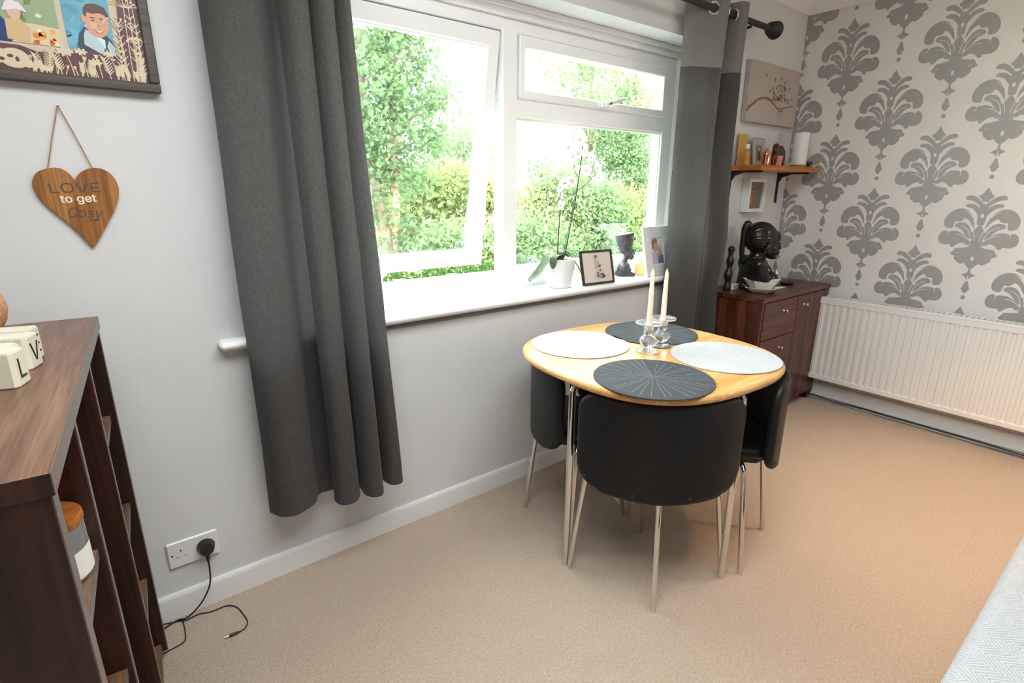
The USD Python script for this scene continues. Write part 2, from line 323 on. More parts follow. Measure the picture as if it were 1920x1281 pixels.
# ------------------------------------------------------------------ damask wallpaper print: every motif a piece of its own
def motif():
    def q(px, py):                                       # sketch units to metres, the motif's axis upright
        u = px - (515 - (py - 5) * 0.197); return (u * 0.000405, -(py + u * 0.038 - 5) / 1015 * 0.48)
    def shape(*pts, n=5): return Polygon(spline([q(*p) for p in pts], n, closed=True)).buffer(0)
    half = [Polygon([q(515, 5), q(538, 60), q(552, 88), q(575, 92), q(560, 120), q(535, 130), q(512, 165), q(488, 160), q(488, 60)]).buffer(0.002).buffer(-0.001),
            shape((482, 205), (520, 168), (575, 122), (640, 92), (695, 92), (712, 118), (690, 140), (630, 148), (575, 178), (520, 215)),
            shape((470, 262), (520, 232), (570, 198), (630, 182), (672, 190), (676, 212), (640, 226), (590, 240), (540, 280), (500, 320), (462, 320)),
            Polygon([q(478, 190), q(520, 215), q(510, 290), q(480, 400), q(440, 470), q(436, 400)]),
            shape((478, 470), (505, 402), (545, 335), (600, 278), (660, 244), (725, 236), (790, 258), (832, 305), (846, 365), (830, 425), (790, 458), (735, 466), (716, 445), (722, 405), (700, 372), (655, 352), (610, 352), (560, 385), (520, 430)),
            shape((632, 345), (665, 330), (695, 350), (700, 385), (660, 385), (636, 368)),
            shape((462, 575), (490, 515), (530, 455), (580, 412), (640, 396), (690, 408), (700, 438), (670, 458), (630, 470), (590, 500), (545, 545), (505, 590)),
            shape((452, 640), (500, 592), (560, 540), (630, 506), (690, 500), (735, 508), (742, 532), (760, 500), (800, 496), (832, 530), (836, 575), (812, 625), (770, 652), (720, 662), (672, 658), (655, 684), (628, 692), (606, 668), (570, 640), (510, 636)),
            shape((395, 660), (430, 628), (480, 620), (520, 632), (500, 655), (460, 668), (420, 676)),
            shape((372, 690), (430, 682), (490, 690), (540, 696), (585, 700), (604, 738), (622, 764), (585, 785), (560, 790), (552, 826), (512, 858), (480, 878), (446, 884), (425, 872), (402, 890), (380, 912), (345, 936), (322, 936), (330, 880), (350, 800), (360, 740)),
            Polygon([q(336, 925), q(345, 930), q(340, 965), q(330, 965)]),
            Polygon([q(328, 955), q(345, 990), q(398, 1016), q(348, 1035), q(314, 1070), q(320, 1000)])]
    core = Polygon([(-0.001, -0.19), (0.030, -0.245), (0.022, -0.30), (0.03, -0.33), (0.02, -0.38), (-0.001, -0.42)])
    s = unary_union(half + [core])
    gaps = [stroke([q(486, 415), q(530, 350), q(590, 298), q(650, 262)], [0.003, 0.003, 0.002]), stroke([q(470, 585), q(520, 505), q(585, 455), q(640, 440)], [0.004, 0.003, 0.003]),
            stroke([q(478, 600), q(520, 575), q(590, 545), q(650, 540)], [0.004, 0.004, 0.002]), stroke([q(444, 560), q(470, 500), q(500, 460)], [0.004, 0.003]), stroke([q(425, 610), q(440, 560)], [0.003, 0.003]),
            stroke([q(745, 535), q(745, 570)], [0.004, 0.001]), ellipse(*q(458, 325), 0.005, 0.011), ellipse(*q(448, 436), 0.004, 0.004), ellipse(*q(362, 820), 0.004, 0.014), stroke([q(440, 655), q(500, 660)], [0.003, 0.002]),
            stroke([q(468, 830), q(500, 780)], [0.002, 0.001]), stroke([q(530, 760), q(570, 750)], [0.003, 0.002])]
    s = s.difference(unary_union(gaps)).intersection(sbox(-0.0005, -1, 1, 1))
    return unary_union([s, affinity.scale(s, -1, 1, origin=(0, 0))]).buffer(0.001).buffer(-0.001).simplify(0.0009)
def drop(): return unary_union([stroke([(0, -0.572), (0, -0.552), (0, -0.512)], [0.016, 0.034, 0.004]), Polygon([(-0.021, -0.555), (0, -0.535), (0.021, -0.555), (0, -0.575)]), ellipse(0, -0.606, 0.011, 0.012)]).simplify(0.001)
MOTIF, DROP = motif(), drop()
paper_area = sbox(0.0015, 0.12, 3.3, 2.487)
for col in range(0, 12):
    yc = 0.012 + 0.2735 * col          # distance from the corner along the wall
    off = 0.0 if col % 2 == 0 else 0.33
    for k in range(-1, 5):
        zt = 2.087 + off - 0.66 * (k - 1)
        for name, shape in (('damask_motif', MOTIF), ('damask_drop', DROP)):
            if yc > 2.6 and k > 3: continue
            s = affinity.translate(shape, yc, zt).intersection(paper_area)
            if s.is_empty or s.area < 2e-5: continue
            obj(name, on_wall_right(extr(s, 0.0007), XR), PRINT, wr, smooth=False)

# ------------------------------------------------------------------ the window
w1 = thing('window_1', kind='structure')
FY = 0.17                                              # inner face of the frame
ZB, ZT = 1.036, 2.066
frame = [box((RX0, FY, RZ0), (RX0 + 0.06, FY + 0.075, RZ1), 0.003), box((2.69, FY, RZ0), (RX1, FY + 0.075, RZ1), 0.003),
         box((RX0, FY, ZT), (RX1, FY + 0.075, RZ1), 0.003), m3.Manifold.hull_points(np.array([(x, y, z) for x in (RX0, RX1) for y, z in ((FY, RZ0 + 0.02), (FY, ZB - 0.002), (FY + 0.004, ZB), (FY + 0.075, ZB - 0.018), (FY + 0.075, RZ0 + 0.02))]))]
obj('window_frame', union(frame), UPVC, w1)
obj('frame_step', union([box((RX0, FY - 0.022, 2.118), (RX1, FY + 0.01, RZ1), 0.003), box((2.775, FY - 0.022, RZ0 + 0.03), (RX1, FY + 0.01, RZ1), 0.003)]), UPVC, w1)
obj('frame_bead', union([box((2.805, FY - 0.040, RZ0 + 0.03), (RX1, FY - 0.01, RZ1), 0.003), box((RX0, FY - 0.034, 2.148), (RX1, FY - 0.01, RZ1), 0.003)]), UPVC, w1)
obj('mullion', box((1.537, FY - 0.006, ZB - 0.02), (1.622, FY + 0.07, ZT + 0.02), 0.005), UPVC, w1)
obj('transom', box((1.615, FY - 0.004, 1.722), (2.70, FY + 0.07, 1.800), 0.004), UPVC, w1)
def ring(x0, x1, z0, z1, w, y0, y1, bev=0.004, wb=None, wt=None):
    wb, wt = wb or w, wt or w
    return union([box((x0, y0, z0), (x0 + w, y1, z1), bev), box((x1 - w, y0, z0), (x1, y1, z1), bev), box((x0, y0, z0), (x1, y1, z0 + wb), bev), box((x0, y0, z1 - wt), (x1, y1, z1), bev)])
# fixed pane with its bead
obj('glazing_bead', ring(1.615, 2.695, ZB - 0.006, 1.728, 0.012, FY + 0.012, FY + 0.05, 0.003), UPVC, w1)
obj('pane', union([box((1.615, FY + a, ZB - 0.006), (2.70, FY + a + 0.004, 1.73), 0) for a in (0.024, 0.042)]), glass_pane(), w1, smooth=False)
# closed top light with its espagnolette handle
tl = obj('top_light', ring(1.626, 2.686, 1.803, 2.060, 0.034, FY - 0.016, FY + 0.045, 0.005, wb=0.038, wt=0.05), UPVC, w1)
obj('pane', box((1.65, FY + 0.012, 1.83), (2.66, FY + 0.018, 2.03), 0), glass_pane(), tl, smooth=False)
hd = union([box((2.125, FY - 0.030, 1.806), (2.205, FY - 0.016, 1.834), 0.005), m3.Manifold.hull_points(np.array([(2.15 + a * 0.012, FY - 0.034 - 0.012 * b, 1.82 + c * 0.012) for a in (-1, 1) for b in (-1, 1) for c in (-1, 1)])),
            box((2.15, FY - 0.06, 1.812), (2.165, FY - 0.04, 1.832), 0.004)])
obj('handle', [hd, tube([(2.155, FY - 0.050, 1.822), (2.20, FY - 0.054, 1.833), (2.285, FY - 0.058, 1.858)], [0.0105, 0.0105, 0.0075], 10)], WHITEPLASTIC, tl)
obj('handle_button', rod((2.176, FY - 0.061, 1.825), (2.182, FY - 0.067, 1.827), 0.006), BLACKPLASTIC, tl)
# the big left sash, hinged along its top and pushed open at the bottom
TH = math.radians(9.6)
def hinge(m): return rotated(m, TH, (1, 0, 0), (0, FY + 0.01, ZT))
sx0, sx1, sz0, sz1 = RX0 + 0.064, 1.533, ZT - 1.035, ZT - 0.004
sash = obj('sash', hinge(ring(sx0, sx1, sz0, sz1, 0.066, FY - 0.004, FY + 0.055, 0.007)), UPVC, w1)
obj('pane', hinge(union([box((sx0 + 0.05, FY + a, sz0 + 0.05), (sx1 - 0.05, FY + a + 0.004, sz1 - 0.05), 0) for a in (0.018, 0.036)])), glass_pane(), sash, smooth=False)
obj('sash_bead', hinge(ring(sx0 + 0.056, sx1 - 0.056, sz0 + 0.056, sz1 - 0.056, 0.016, FY + 0.006, FY + 0.05, 0.004)), UPVC, sash)
for x in (0.98, 1.24):
    obj('striker_plate', box((x, FY + 0.012, ZB - 0.006), (x + 0.05, FY + 0.030, ZB + 0.0015), 0.001), STEEL, w1)
obj('stay_arm', [rod((1.534, FY + 0.045, 1.995), (1.531, FY + 0.085, 1.80), 0.006, 8), rod((1.531, FY + 0.085, 1.80), (1.528, FY + 0.10, 1.60), 0.005, 8)], STEEL, w1)
sill = m3.Manifold.batch_boolean([box((0.262, -0.048, 0.905), (2.97, 0.02, 0.938), 0.011), box((RX0 + 0.001, -0.02, 0.907), (RX1 - 0.001, FY + 0.05, 0.938), 0.002)], m3.OpType.Add)
obj('window_sill', sill, SILLW, w1, smooth=50)
obj('outer_ledge', box((RX0 - 0.05, 0.245, 0.87), (RX1 + 0.05, 0.40, 0.925), 0.006), UPVC, w1)
# ------------------------------------------------------------------ dining table
TC = np.array([1.660, -0.625]); TZ = 0.793
def squircle(a, n, rot, off=0.0, k=96):
    w = np.arange(k) * 2 * np.pi / k
    r = a / (np.abs(np.cos(w)) ** n + np.abs(np.sin(w)) ** n) ** (1 / n)
    p = np.stack([r * np.cos(w + rot), r * np.sin(w + rot)], 1)
    pol = Polygon(p).buffer(-off) if off else Polygon(p)
    if off:                                        # same angular sampling after the inset
        d = np.hypot(*p.T); p = p * ((d - off) / d)[:, None]
    return p
dt = thing('dining_table', 'light beech rounded-square dining table on four chrome tube legs', 'table', (*TC, 0))
prof = [(0.030, -0.030), (0.012, -0.030), (0.004, -0.026), (0.0, -0.018), (0.0, -0.010), (0.003, -0.004), (0.010, 0.0), (0.030, 0.0)]
rings = [np.column_stack([squircle(0.455, 2.7, -0.06, o), np.full(96, TZ + z)]) for o, z in prof]
obj('tabletop', loft(rings), BEECH, dt, smooth=50)
obj('underframe', union([m3.Manifold.cylinder(0.022, 0.33, 0.33, 48).translate((0, 0, TZ - 0.053)) - m3.Manifold.cylinder(0.1, 0.30, 0.30, 48).translate((0, 0, TZ - 0.09))]), BLACKMETAL, dt)
for k in range(4):
    a = math.radians(180 + 90 * k); u = np.array([math.cos(a), math.sin(a), 0])
    path = [u * 0.412, u * 0.411 + (0, 0, 0.40), u * 0.410 + (0, 0, 0.69), u * 0.405 + (0, 0, 0.726), u * 0.390 + (0, 0, 0.743), u * 0.365 + (0, 0, 0.750), u * 0.31 + (0, 0, 0.7505)]
    lg = obj('leg', tube(spline(path, 5), 0.0125, 16), CHROME, dt, smooth=60)

# ------------------------------------------------------------------ dining chairs: curved black backs that close the table's corners
BR, BX = 0.374, -0.216
def bent(v):
    """(along the arc, height, outwards) to the chair's frame."""
    r = BR + v[:, 2]; t = v[:, 0] / BR
    return np.stack([BX + r * np.cos(t), r * np.sin(t), v[:, 1]], 1)
def pad(outline, half, k=144, edge=7, fill=9):
    """A cushion: a flat outline with a rounded rim, both faces filled with concentric rings."""
    b = outline.exterior; d = (np.arange(k) + 0.5) / k * b.length
    p = np.array([b.interpolate(x).coords[0] for x in d]); c = p.mean(0)
    if np.cross(p[1] - p[0], c - p[0]) < 0: p = p[::-1]
    t = np.roll(p, -1, 0) - np.roll(p, 1, 0); n = np.stack([-t[:, 1], t[:, 0]], 1); n /= np.linalg.norm(n, axis=1, keepdims=True)
    rings = []
    rim = [(half * (1 - math.cos(a)), half * math.sin(a)) for a in np.linspace(-math.pi / 2, math.pi / 2, edge)]
    inner = p + n * half
    for f in np.linspace(0.08, 0.94, fill): rings.append(np.column_stack([c + (inner - c) * f, np.full(k, -half)]))
    for o, z in rim: rings.append(np.column_stack([p + n * (half - math.sqrt(max(0, half * half - z * z))), np.full(k, z)]))
    for f in np.linspace(0.94, 0.08, fill): rings.append(np.column_stack([c + (inner - c) * f, np.full(k, half)]))
    return loft(rings)
def rounded(w0, w1, z0, z1, rt, rb):
    top = sbox(w0, z0 + (z1 - z0) * 0.5, w1, z1).buffer(-rt).buffer(rt, 12); bot = sbox(w0, z0, w1, z1 - (z1 - z0) * 0.35).buffer(-rb).buffer(rb, 12)
    return unary_union([top, bot, sbox(w0, z0 + rb + 0.002, w1, z1 - rt - 0.002)])
def xsec(poly): return m3.CrossSection([np.array(poly.exterior.coords)[:-1]], m3.FillRule.NonZero)
def make_chair(label, loc, rotz):
    t = thing('dining_chair', label, 'chair', loc, rotz, 'four black dining chairs tucked round the table')
    outline = rounded(-0.305, 0.305, 0.412, 0.759, 0.075, 0.090)
    sag = Polygon([(-0.24, 0.43), (0.24, 0.43), (0.2, 0.407), (0, 0.399), (-0.2, 0.407)]).buffer(0.004)
    outline = unary_union([outline, sag]).buffer(-0.02).buffer(0.02, 10)
    back = pad(outline, 0.017); back.vertices = bent(back.vertices)
    bk = obj('backrest', back, BLACKVINYL, t, smooth=70)
    for s, z in ((-0.258, 0.452), (-0.090, 0.428), (0.090, 0.428), (0.258, 0.452)):
        th = s / BR; p = np.array([BX + (BR + 0.016) * math.cos(th), (BR + 0.016) * math.sin(th), z]); d = np.array([math.cos(th), math.sin(th), 0])
        obj('bolt', [tube([p - d * 0.004, p + d * 0.002, p + d * 0.004], [0.0075, 0.0075, 0.004], 12)], BLACKMETAL, bk)
    wedge = Polygon([(-0.215, -0.055), (-0.06, -0.205), (0.05, -0.215), (0.108, -0.17), (0.130, -0.08), (0.137, 0), (0.130, 0.08), (0.108, 0.17), (0.05, 0.215), (-0.06, 0.205), (-0.215, 0.055)]).buffer(-0.03).buffer(0.03, 8)
    seat = pad(wedge, 0.021); seat.apply_translation((0, 0, 0.461))
    obj('seat', seat, BLACKVINYL, t, smooth=70)
    obj('seat_frame', extr(wedge.buffer(-0.02).difference(wedge.buffer(-0.05)), 0.016, 0.421), BLACKMETAL, t)
    obj('leg', tube(spline([(0.06, 0, 0.427), (0.115, 0, 0.426), (0.138, 0, 0.412), (0.146, 0, 0.38), (0.170, 0, 0.2), (0.195, 0, 0)], 6), 0.0095, 14), CHROME, t, smooth=60)
    for s in (-1, 1):
        obj('leg', tube(spline([(-0.02, s * 0.16, 0.427), (-0.018, s * 0.205, 0.426), (-0.016, s * 0.228, 0.412), (-0.014, s * 0.238, 0.38), (-0.008, s * 0.262, 0.2), (0.0, s * 0.286, 0)], 6), 0.0095, 14), CHROME, t, smooth=60)
    obj('leg', tube(spline([(-0.12, 0, 0.427), (-0.165, 0.006, 0.426), (-0.185, 0.01, 0.412), (-0.192, 0.012, 0.38), (-0.22, 0.02, 0.2), (-0.250, 0.025, 0)], 6), 0.0095, 14), CHROME, t, smooth=60)
    return t
CH = []
for lab, deg, loc in (('black curved-back dining chair nearest the camera, its whole back in view', 227, (1.454, -0.843, 0)),
                      ('black curved-back dining chair at the left corner of the table, next to the window wall', 138, (1.510, -0.360, 0)),
                      ('black curved-back dining chair right of the table, before the walnut sideboard', -41, (1.922, -0.857, 0)),
                      ('black curved-back dining chair mostly hidden behind the table, towards the right-hand grey curtain', 44, (1.875, -0.418, 0))):
    CH.append(make_chair(lab, loc, deg) if not CH else dup(CH[0], loc, deg, lab))

leaf = thing('paper_leaflet', 'pale leaflet with a green edge leaning under the dining table', 'leaflet', (1.665, -0.500, 0.001), -38)
TILT = math.radians(48)
whole = rotated(box((-0.085, -0.001, 0), (0.085, 0.001, 0.12), 0), TILT, (0, 1, 0)); dz = -whole.bounds[0][2]
obj('sheet', moved(rotated(box((-0.085, -0.001, 0), (0.0785, 0.001, 0.12), 0), TILT, (0, 1, 0)), (0, 0, dz)), plain('leaflet_paper', lin(225, 225, 212), 0.6), leaf, smooth=False)
obj('green_edge', moved(rotated(box((0.0785, -0.0013, 0), (0.085, 0.0013, 0.12), 0), TILT, (0, 1, 0)), (0, 0, dz)), plain('leaflet_green', lin(160, 190, 90), 0.6), leaf, smooth=False)

# ------------------------------------------------------------------ things on the table
MATD = mottled('charcoal_mat', lin(58, 60, 64), lin(70, 72, 76), (260, 260, 260), 0.8, bump=0.25, bscale=(500, 500, 500), bdist=0.001, specular_ior_level=0.25)
MATL = mottled('pale_grey_mat', lin(172, 172, 174), lin(182, 182, 183), (260, 260, 260), 0.8, bump=0.2, bscale=(500, 500, 500), bdist=0.001, specular_ior_level=0.2)
RAYD, RAYL = plain('charcoal_mat_rays', lin(112, 114, 117), 0.7), plain('pale_mat_rays', lin(200, 202, 205), 0.7)
def placemat(lab, xy, dark, seed):
    t = thing('placemat', lab, 'placemat', (*xy, TZ + 0.0006), 0, 'four round placemats')
    R = 0.200
    obj('disc', lathe([(R - 0.0015, 0), (R, 0.001), (R, 0.0032), (R - 0.0012, 0.0042), (R * 0.5, 0.0042), (0.004, 0.0042)], 96), MATD if dark else MATL, t, smooth=40)
    rr = random.Random(seed); rays = []
    for k in range(30):
        a = 2 * math.pi * (k + rr.uniform(-0.35, 0.35)) / 30; r0 = rr.choice([0.004, 0.012, 0.03, 0.05]); r1 = rr.uniform(0.165, R - 0.003)
        d = np.array([math.cos(a), math.sin(a)]); n = np.array([-d[1], d[0]]) * 0.0011
        rays.append(Polygon([d * r0 - n * 0.6, d * r1 - n, d * r1 + n, d * r0 + n * 0.6]))
    obj('etched_rays', cat_mesh([extr(p, 0.0004, 0.0041) for p in rays]), RAYD if dark else RAYL, t, smooth=False, kind='stuff')
placemat('charcoal round placemat with etched rays at the front of the table', (1.418, -0.837), True, 1)
placemat('pale grey round placemat on the left of the table by the window wall', (1.517, -0.392), False, 2)
placemat('charcoal round placemat at the back of the table behind the candles', (1.896, -0.455), True, 3)
placemat('pale grey round placemat on the right of the table', (1.833, -0.853), False, 4)

HOLDER = [(0.0, 0.0), (0.040, 0.0), (0.042, 0.003), (0.041, 0.007), (0.030, 0.011), (0.018, 0.015), (0.014, 0.019), (0.019, 0.024), (0.029, 0.033), (0.033, 0.044), (0.031, 0.055), (0.022, 0.065), (0.015, 0.070), (0.018, 0.074), (0.019, 0.080),
          (0.0165, 0.086), (0.018, 0.092), (0.021, 0.102), (0.023, 0.110), (0.040, 0.113), (0.051, 0.115), (0.052, 0.118), (0.050, 0.1205), (0.030, 0.119), (0.0145, 0.117), (0.0125, 0.110), (0.0120, 0.090), (0.0, 0.089)]
for lab, lab2, xy, h in (('clear glass candlestick nearer the front of the table', 'cream taper candle in the front glass candlestick', (1.651, -0.628), 0.236),
                         ('clear glass candlestick standing behind the other one', 'cream taper candle in the rear glass candlestick', (1.760, -0.612), 0.224)):
    t = thing('candlestick', lab, 'candle holder', (*xy, TZ + 0.0005), 0, 'pair of glass candlesticks')
    obj('glass_stem', lathe(HOLDER, 48), CLEARGLASS, t, smooth=60)
    t = thing('taper_candle', lab2, 'candle', (*xy, TZ + 0.091), 0, 'pair of cream taper candles')
    obj('wax', lathe([(0.0, 0), (0.0108, 0.0), (0.0112, 0.02), (0.0095, h * 0.55), (0.0072, h - 0.02), (0.0055, h - 0.010), (0.0025, h - 0.002), (0.0, h)], 24), plain('cream_wax', lin(238, 228, 196), 0.35, subsurface_weight=0.25, subsurface_scale=0.01), t, smooth=60)
    obj('wick', tube([(0, 0, h - 0.003), (0, 0, h + 0.006)], 0.0008, 6), plain('wick_white', lin(225, 220, 205), 0.8), t)

# ------------------------------------------------------------------ walnut sideboard in the corner
CX0, CX1, CY0, CY1, CZ = 2.975, 3.838, -0.412, -0.022, 0.808
sb = thing('sideboard', 'walnut sideboard with drawers and a door in the corner', 'cabinet', (0, 0, 0))
obj('top', box((CX0 - 0.008, CY0 - 0.006, CZ - 0.026), (CX1 + 0.006, CY1, CZ), 0.002), WAL_X, sb)
obj('side_panel', box((CX0, CY0 + 0.004, 0.045), (CX0 + 0.02, CY1, CZ - 0.026), 0.001), WAL_Z, sb)
obj('side_panel', box((CX1 - 0.02, CY0 + 0.004, 0.045), (CX1, CY1, CZ - 0.026), 0.001), WAL_Z, sb)
obj('back_panel', box((CX0 + 0.02, CY1 - 0.006, 0.05), (CX1 - 0.02, CY1, CZ - 0.026), 0), DW_Z, sb)
obj('bottom_panel', box((CX0 + 0.02, CY0 + 0.02, 0.045), (CX1 - 0.02, CY1 - 0.006, 0.063), 0), WAL_X, sb)
xs = 3.405
def knob(parent, x, z):
    k = lathe([(0.0, 0), (0.008, 0.0), (0.008, 0.002), (0.0045, 0.004), (0.004, 0.016), (0.009, 0.019), (0.011, 0.023), (0.009, 0.027), (0, 0.0285)], 20)
    obj('knob', moved(rotated(k, math.pi / 2, (1, 0, 0)), (x, CY0 - 0.001, z)), CHROME, parent, smooth=60)
zed = [CZ - 0.032, 0.545, 0.300, 0.055]
for a, b in zip(zed[:-1], zed[1:]):
    d = obj('drawer', box((CX0 + 0.024, CY0, b + 0.005), (xs - 0.002, CY0 + 0.018, a), 0.0015), WAL_X, sb)
    knob(d, (CX0 + xs) / 2 + 0.04, a - 0.068)
d = obj('door', box((xs + 0.003, CY0, 0.06), (CX1 - 0.002, CY0 + 0.018, CZ - 0.032), 0.0015), WAL_Z, sb)
knob(d, xs + 0.09, 0.714)
for x in (CX0 + 0.01, CX1 - 0.055):
    for y in (CY0 + 0.012, CY1 - 0.055):
        obj('foot', box((x, y, 0.0), (x + 0.045, y + 0.045, 0.046), 0.002), DW_Z, sb)

# ------------------------------------------------------------------ radiator on the papered wall
RXF, RZ0_, RZ1_, RY0, RY1 = 3.742, 0.168, 0.728, -0.30, -1.98
rd = thing('radiator', 'long white double panel radiator under the damask wallpaper', 'radiator', (0, 0, 0))
RADW = plain('radiator_enamel', (0.80, 0.785, 0.765), 0.32)
yy = []; xx = []; pitch = 0.0405; n = int((RY0 - RY1 - 0.05) / pitch)
pts = [(RXF + 0.008, RY0 - 0.018)]
for k in range(n):
    y = RY0 - 0.025 - k * pitch
    pts += [(RXF + 0.008, y), (RXF + 0.008, y - 0.012), (RXF, y - 0.018), (RXF, y - 0.034)]
pts.append((RXF + 0.008, RY1 + 0.018))
front = Polygon(pts + [(RXF + 0.016, RY1 + 0.018), (RXF + 0.016, RY0 - 0.018)])
body = trimesh.creation.extrude_polygon(front, RZ1_ - RZ0_ - 0.06, engine='earcut'); body.apply_translation((0, 0, RZ0_ + 0.030))
obj('panel_flutes', body, RADW, rd, smooth=40)
obj('panel_border', [box((RXF - 0.002, RY1, RZ0_), (RXF + 0.016, RY0, RZ0_ + 0.036), 0.005), box((RXF - 0.002, RY1, RZ1_ - 0.042), (RXF + 0.016, RY0, RZ1_ - 0.006), 0.005), box((RXF, RY0 - 0.022, RZ0_), (RXF + 0.016, RY0, RZ1_ - 0.006), 0.004), box((RXF, RY1, RZ0_), (RXF + 0.016, RY1 + 0.022, RZ1_ - 0.006), 0.004)], RADW, rd)
obj('rear_panel', box((3.828, RY1, RZ0_), (3.842, RY0, RZ1_ - 0.006), 0.004), RADW, rd)
obj('convector_fins', [box((RXF + 0.018, RY0 - 0.03 - k * 0.0405, RZ0_ + 0.05), (3.827, RY0 - 0.028 - k * 0.0405, RZ1_ - 0.02), 0) for k in range(n)], RADW, rd, smooth=False, kind='stuff')
slots = [box((RXF + 0.02, RY0 - 0.04 - k * 0.026, RZ1_ - 0.02), (3.826, RY0 - 0.026 - k * 0.026, RZ1_ + 0.02), 0) for k in range(int((RY0 - RY1 - 0.06) / 0.026))]
obj('top_grille', box((RXF - 0.003, RY1, RZ1_ - 0.012), (3.845, RY0, RZ1_ + 0.004), 0.004) - union(slots), RADW, rd, smooth=False)
obj('side_cover', box((RXF - 0.002, RY0, RZ0_ + 0.01), (3.844, RY0 + 0.003, RZ1_), 0.001), RADW, rd)
obj('bottom_pipe', [rod((3.80, RY0 - 0.02, 0.155), (3.80, RY1 + 0.02, 0.155), 0.0075, 12)], plain('copper_pipe', lin(140, 92, 58), 0.45, metallic=0.8), rd)
cb = spline([(3.852, -0.30, 0.010), (3.853, -0.42, 0.012), (3.850, -0.50, 0.008), (3.858, -0.58, 0.004), (3.872, -0.68, 0.004), (3.873, -1.05, 0.004), (3.872, -1.36, 0.004), (3.860, -1.46, 0.005), (3.853, -1.55, 0.006), (3.853, -1.9, 0.006)], 8)
obj('aerial_cable', tube(cb, 0.0035, 8), BLACKPLASTIC, label='thin black cable lying along the skirting under the radiator', cat='cable')

# ------------------------------------------------------------------ curtains and pole
CURT = fabric('curtain_charcoal_weave', lin(68, 66, 66), lin(90, 87, 86), 0.20)
BAND = fabric('curtain_pale_band', lin(116, 112, 109), lin(138, 134, 130), 0.22)
def sheet(path_lo, path_hi, z0, z1, m=44, n=9, seed=0, sway=0.006):
    lo, hi = spline(path_lo, n), spline(path_hi, n)
    def even(p, k=200):
        s = np.r_[0, np.cumsum(np.hypot(*np.diff(p, axis=0).T))]; s /= s[-1]; u = np.linspace(0, 1, k)
        return np.stack([np.interp(u, s, p[:, 0]), np.interp(u, s, p[:, 1])], 1)
    if len(lo) != len(hi): lo, hi = even(lo), even(hi)
    zs = np.linspace(z0, z1, m); V = []
    for z in zs:
        f = (z - z0) / (z1 - z0); f = f * f * (3 - 2 * f) * 0.5 + f * 0.5
        p = lo * (1 - f) + hi * f
        q = np.column_stack([p * 3.1, np.full(len(p), z * 1.7)])
        w = meshkit.fbm(q, 3, seed) - 0.5
        t = np.gradient(p, axis=0); t /= np.linalg.norm(t, axis=1, keepdims=True) + 1e-9
        V.append(np.column_stack([p + np.stack([-t[:, 1], t[:, 0]], 1) * (w * sway * 2)[:, None], np.full(len(p), z)]))
    k = len(lo); V = np.array(V)
    i, j = np.meshgrid(np.arange(m - 1), np.arange(k - 1), indexing='ij')
    q = np.stack([i * k + j, i * k + j + 1, (i + 1) * k + j + 1, (i + 1) * k + j], -1).reshape(-1, 4)
    return trimesh.Trimesh(V.reshape(-1, 3), np.vstack([q[:, [0, 1, 2]], q[:, [0, 2, 3]]]), process=False)
LLO = [(0.338, -0.060), (0.336, -0.075), (0.360, -0.125), (0.400, -0.145), (0.440, -0.133), (0.478, -0.110), (0.510, -0.060), (0.545, -0.060), (0.578, -0.064), (0.572, -0.090), (0.546, -0.120), (0.540, -0.152), (0.552, -0.184), (0.582, -0.195), (0.612, -0.178),
       (0.632, -0.140), (0.636, -0.075), (0.650, -0.066), (0.648, -0.120), (0.645, -0.170), (0.662, -0.202), (0.690, -0.210), (0.712, -0.176), (0.726, -0.110), (0.738, -0.072), (0.742, -0.130), (0.752, -0.165), (0.772, -0.178), (0.796, -0.168), (0.808, -0.130)]
LHI = [(0.332, -0.055), (0.331, -0.085), (0.352, -0.120), (0.390, -0.135), (0.432, -0.135), (0.470, -0.130), (0.500, -0.105), (0.520, -0.075), (0.534, -0.070), (0.536, -0.090), (0.532, -0.110), (0.534, -0.140), (0.548, -0.170), (0.572, -0.182), (0.598, -0.172),
       (0.610, -0.140), (0.612, -0.090), (0.620, -0.080), (0.622, -0.120), (0.624, -0.150), (0.640, -0.176), (0.662, -0.180), (0.680, -0.160), (0.688, -0.110), (0.694, -0.080), (0.698, -0.110), (0.702, -0.140), (0.716, -0.160), (0.732, -0.150), (0.738, -0.120)]
LHI = [(0.332 + (a - 0.332) * 0.95, b) for a, b in LHI]
cl = thing('curtain', 'dark grey eyelet curtain hanging left of the window down below the sill', 'curtain', group='pair of grey eyelet curtains')
mid = [tuple(np.array(a) * 0.16 + np.array(b) * 0.84) for a, b in zip(LLO, LHI)]
obj('curtain_panel', sheet(LLO, mid, 0.312, 2.01, 54, 9, 3), CURT, cl, smooth=True)
obj('header_band', sheet(mid, LHI, 2.01, 2.335, 12, 9, 3), BAND, cl, smooth=True)
RLO = [(2.492, -0.070), (2.494, -0.105), (2.525, -0.150), (2.580, -0.182), (2.640, -0.188), (2.690, -0.165), (2.718, -0.110), (2.738, -0.070), (2.765, -0.074), (2.780, -0.105), (2.802, -0.126), (2.832, -0.112), (2.852, -0.074), (2.885, -0.072), (2.905, -0.100), (2.925, -0.140), (2.970, -0.174), (3.035, -0.168), (3.085, -0.118), (3.100, -0.070)]
RHI = [(2.508, -0.050), (2.522, -0.075), (2.552, -0.098), (2.592, -0.112), (2.634, -0.130), (2.670, -0.165), (2.700, -0.175), (2.725, -0.158), (2.735, -0.115), (2.745, -0.075), (2.775, -0.062), (2.800, -0.080), (2.815, -0.130), (2.830, -0.166), (2.870, -0.180), (2.896, -0.160), (2.905, -0.120), (2.915, -0.085), (2.945, -0.068), (2.985, -0.066)]
cr = thing('curtain', 'dark grey eyelet curtain with a pale top band hanging right of the window', 'curtain', group='pair of grey eyelet curtains')
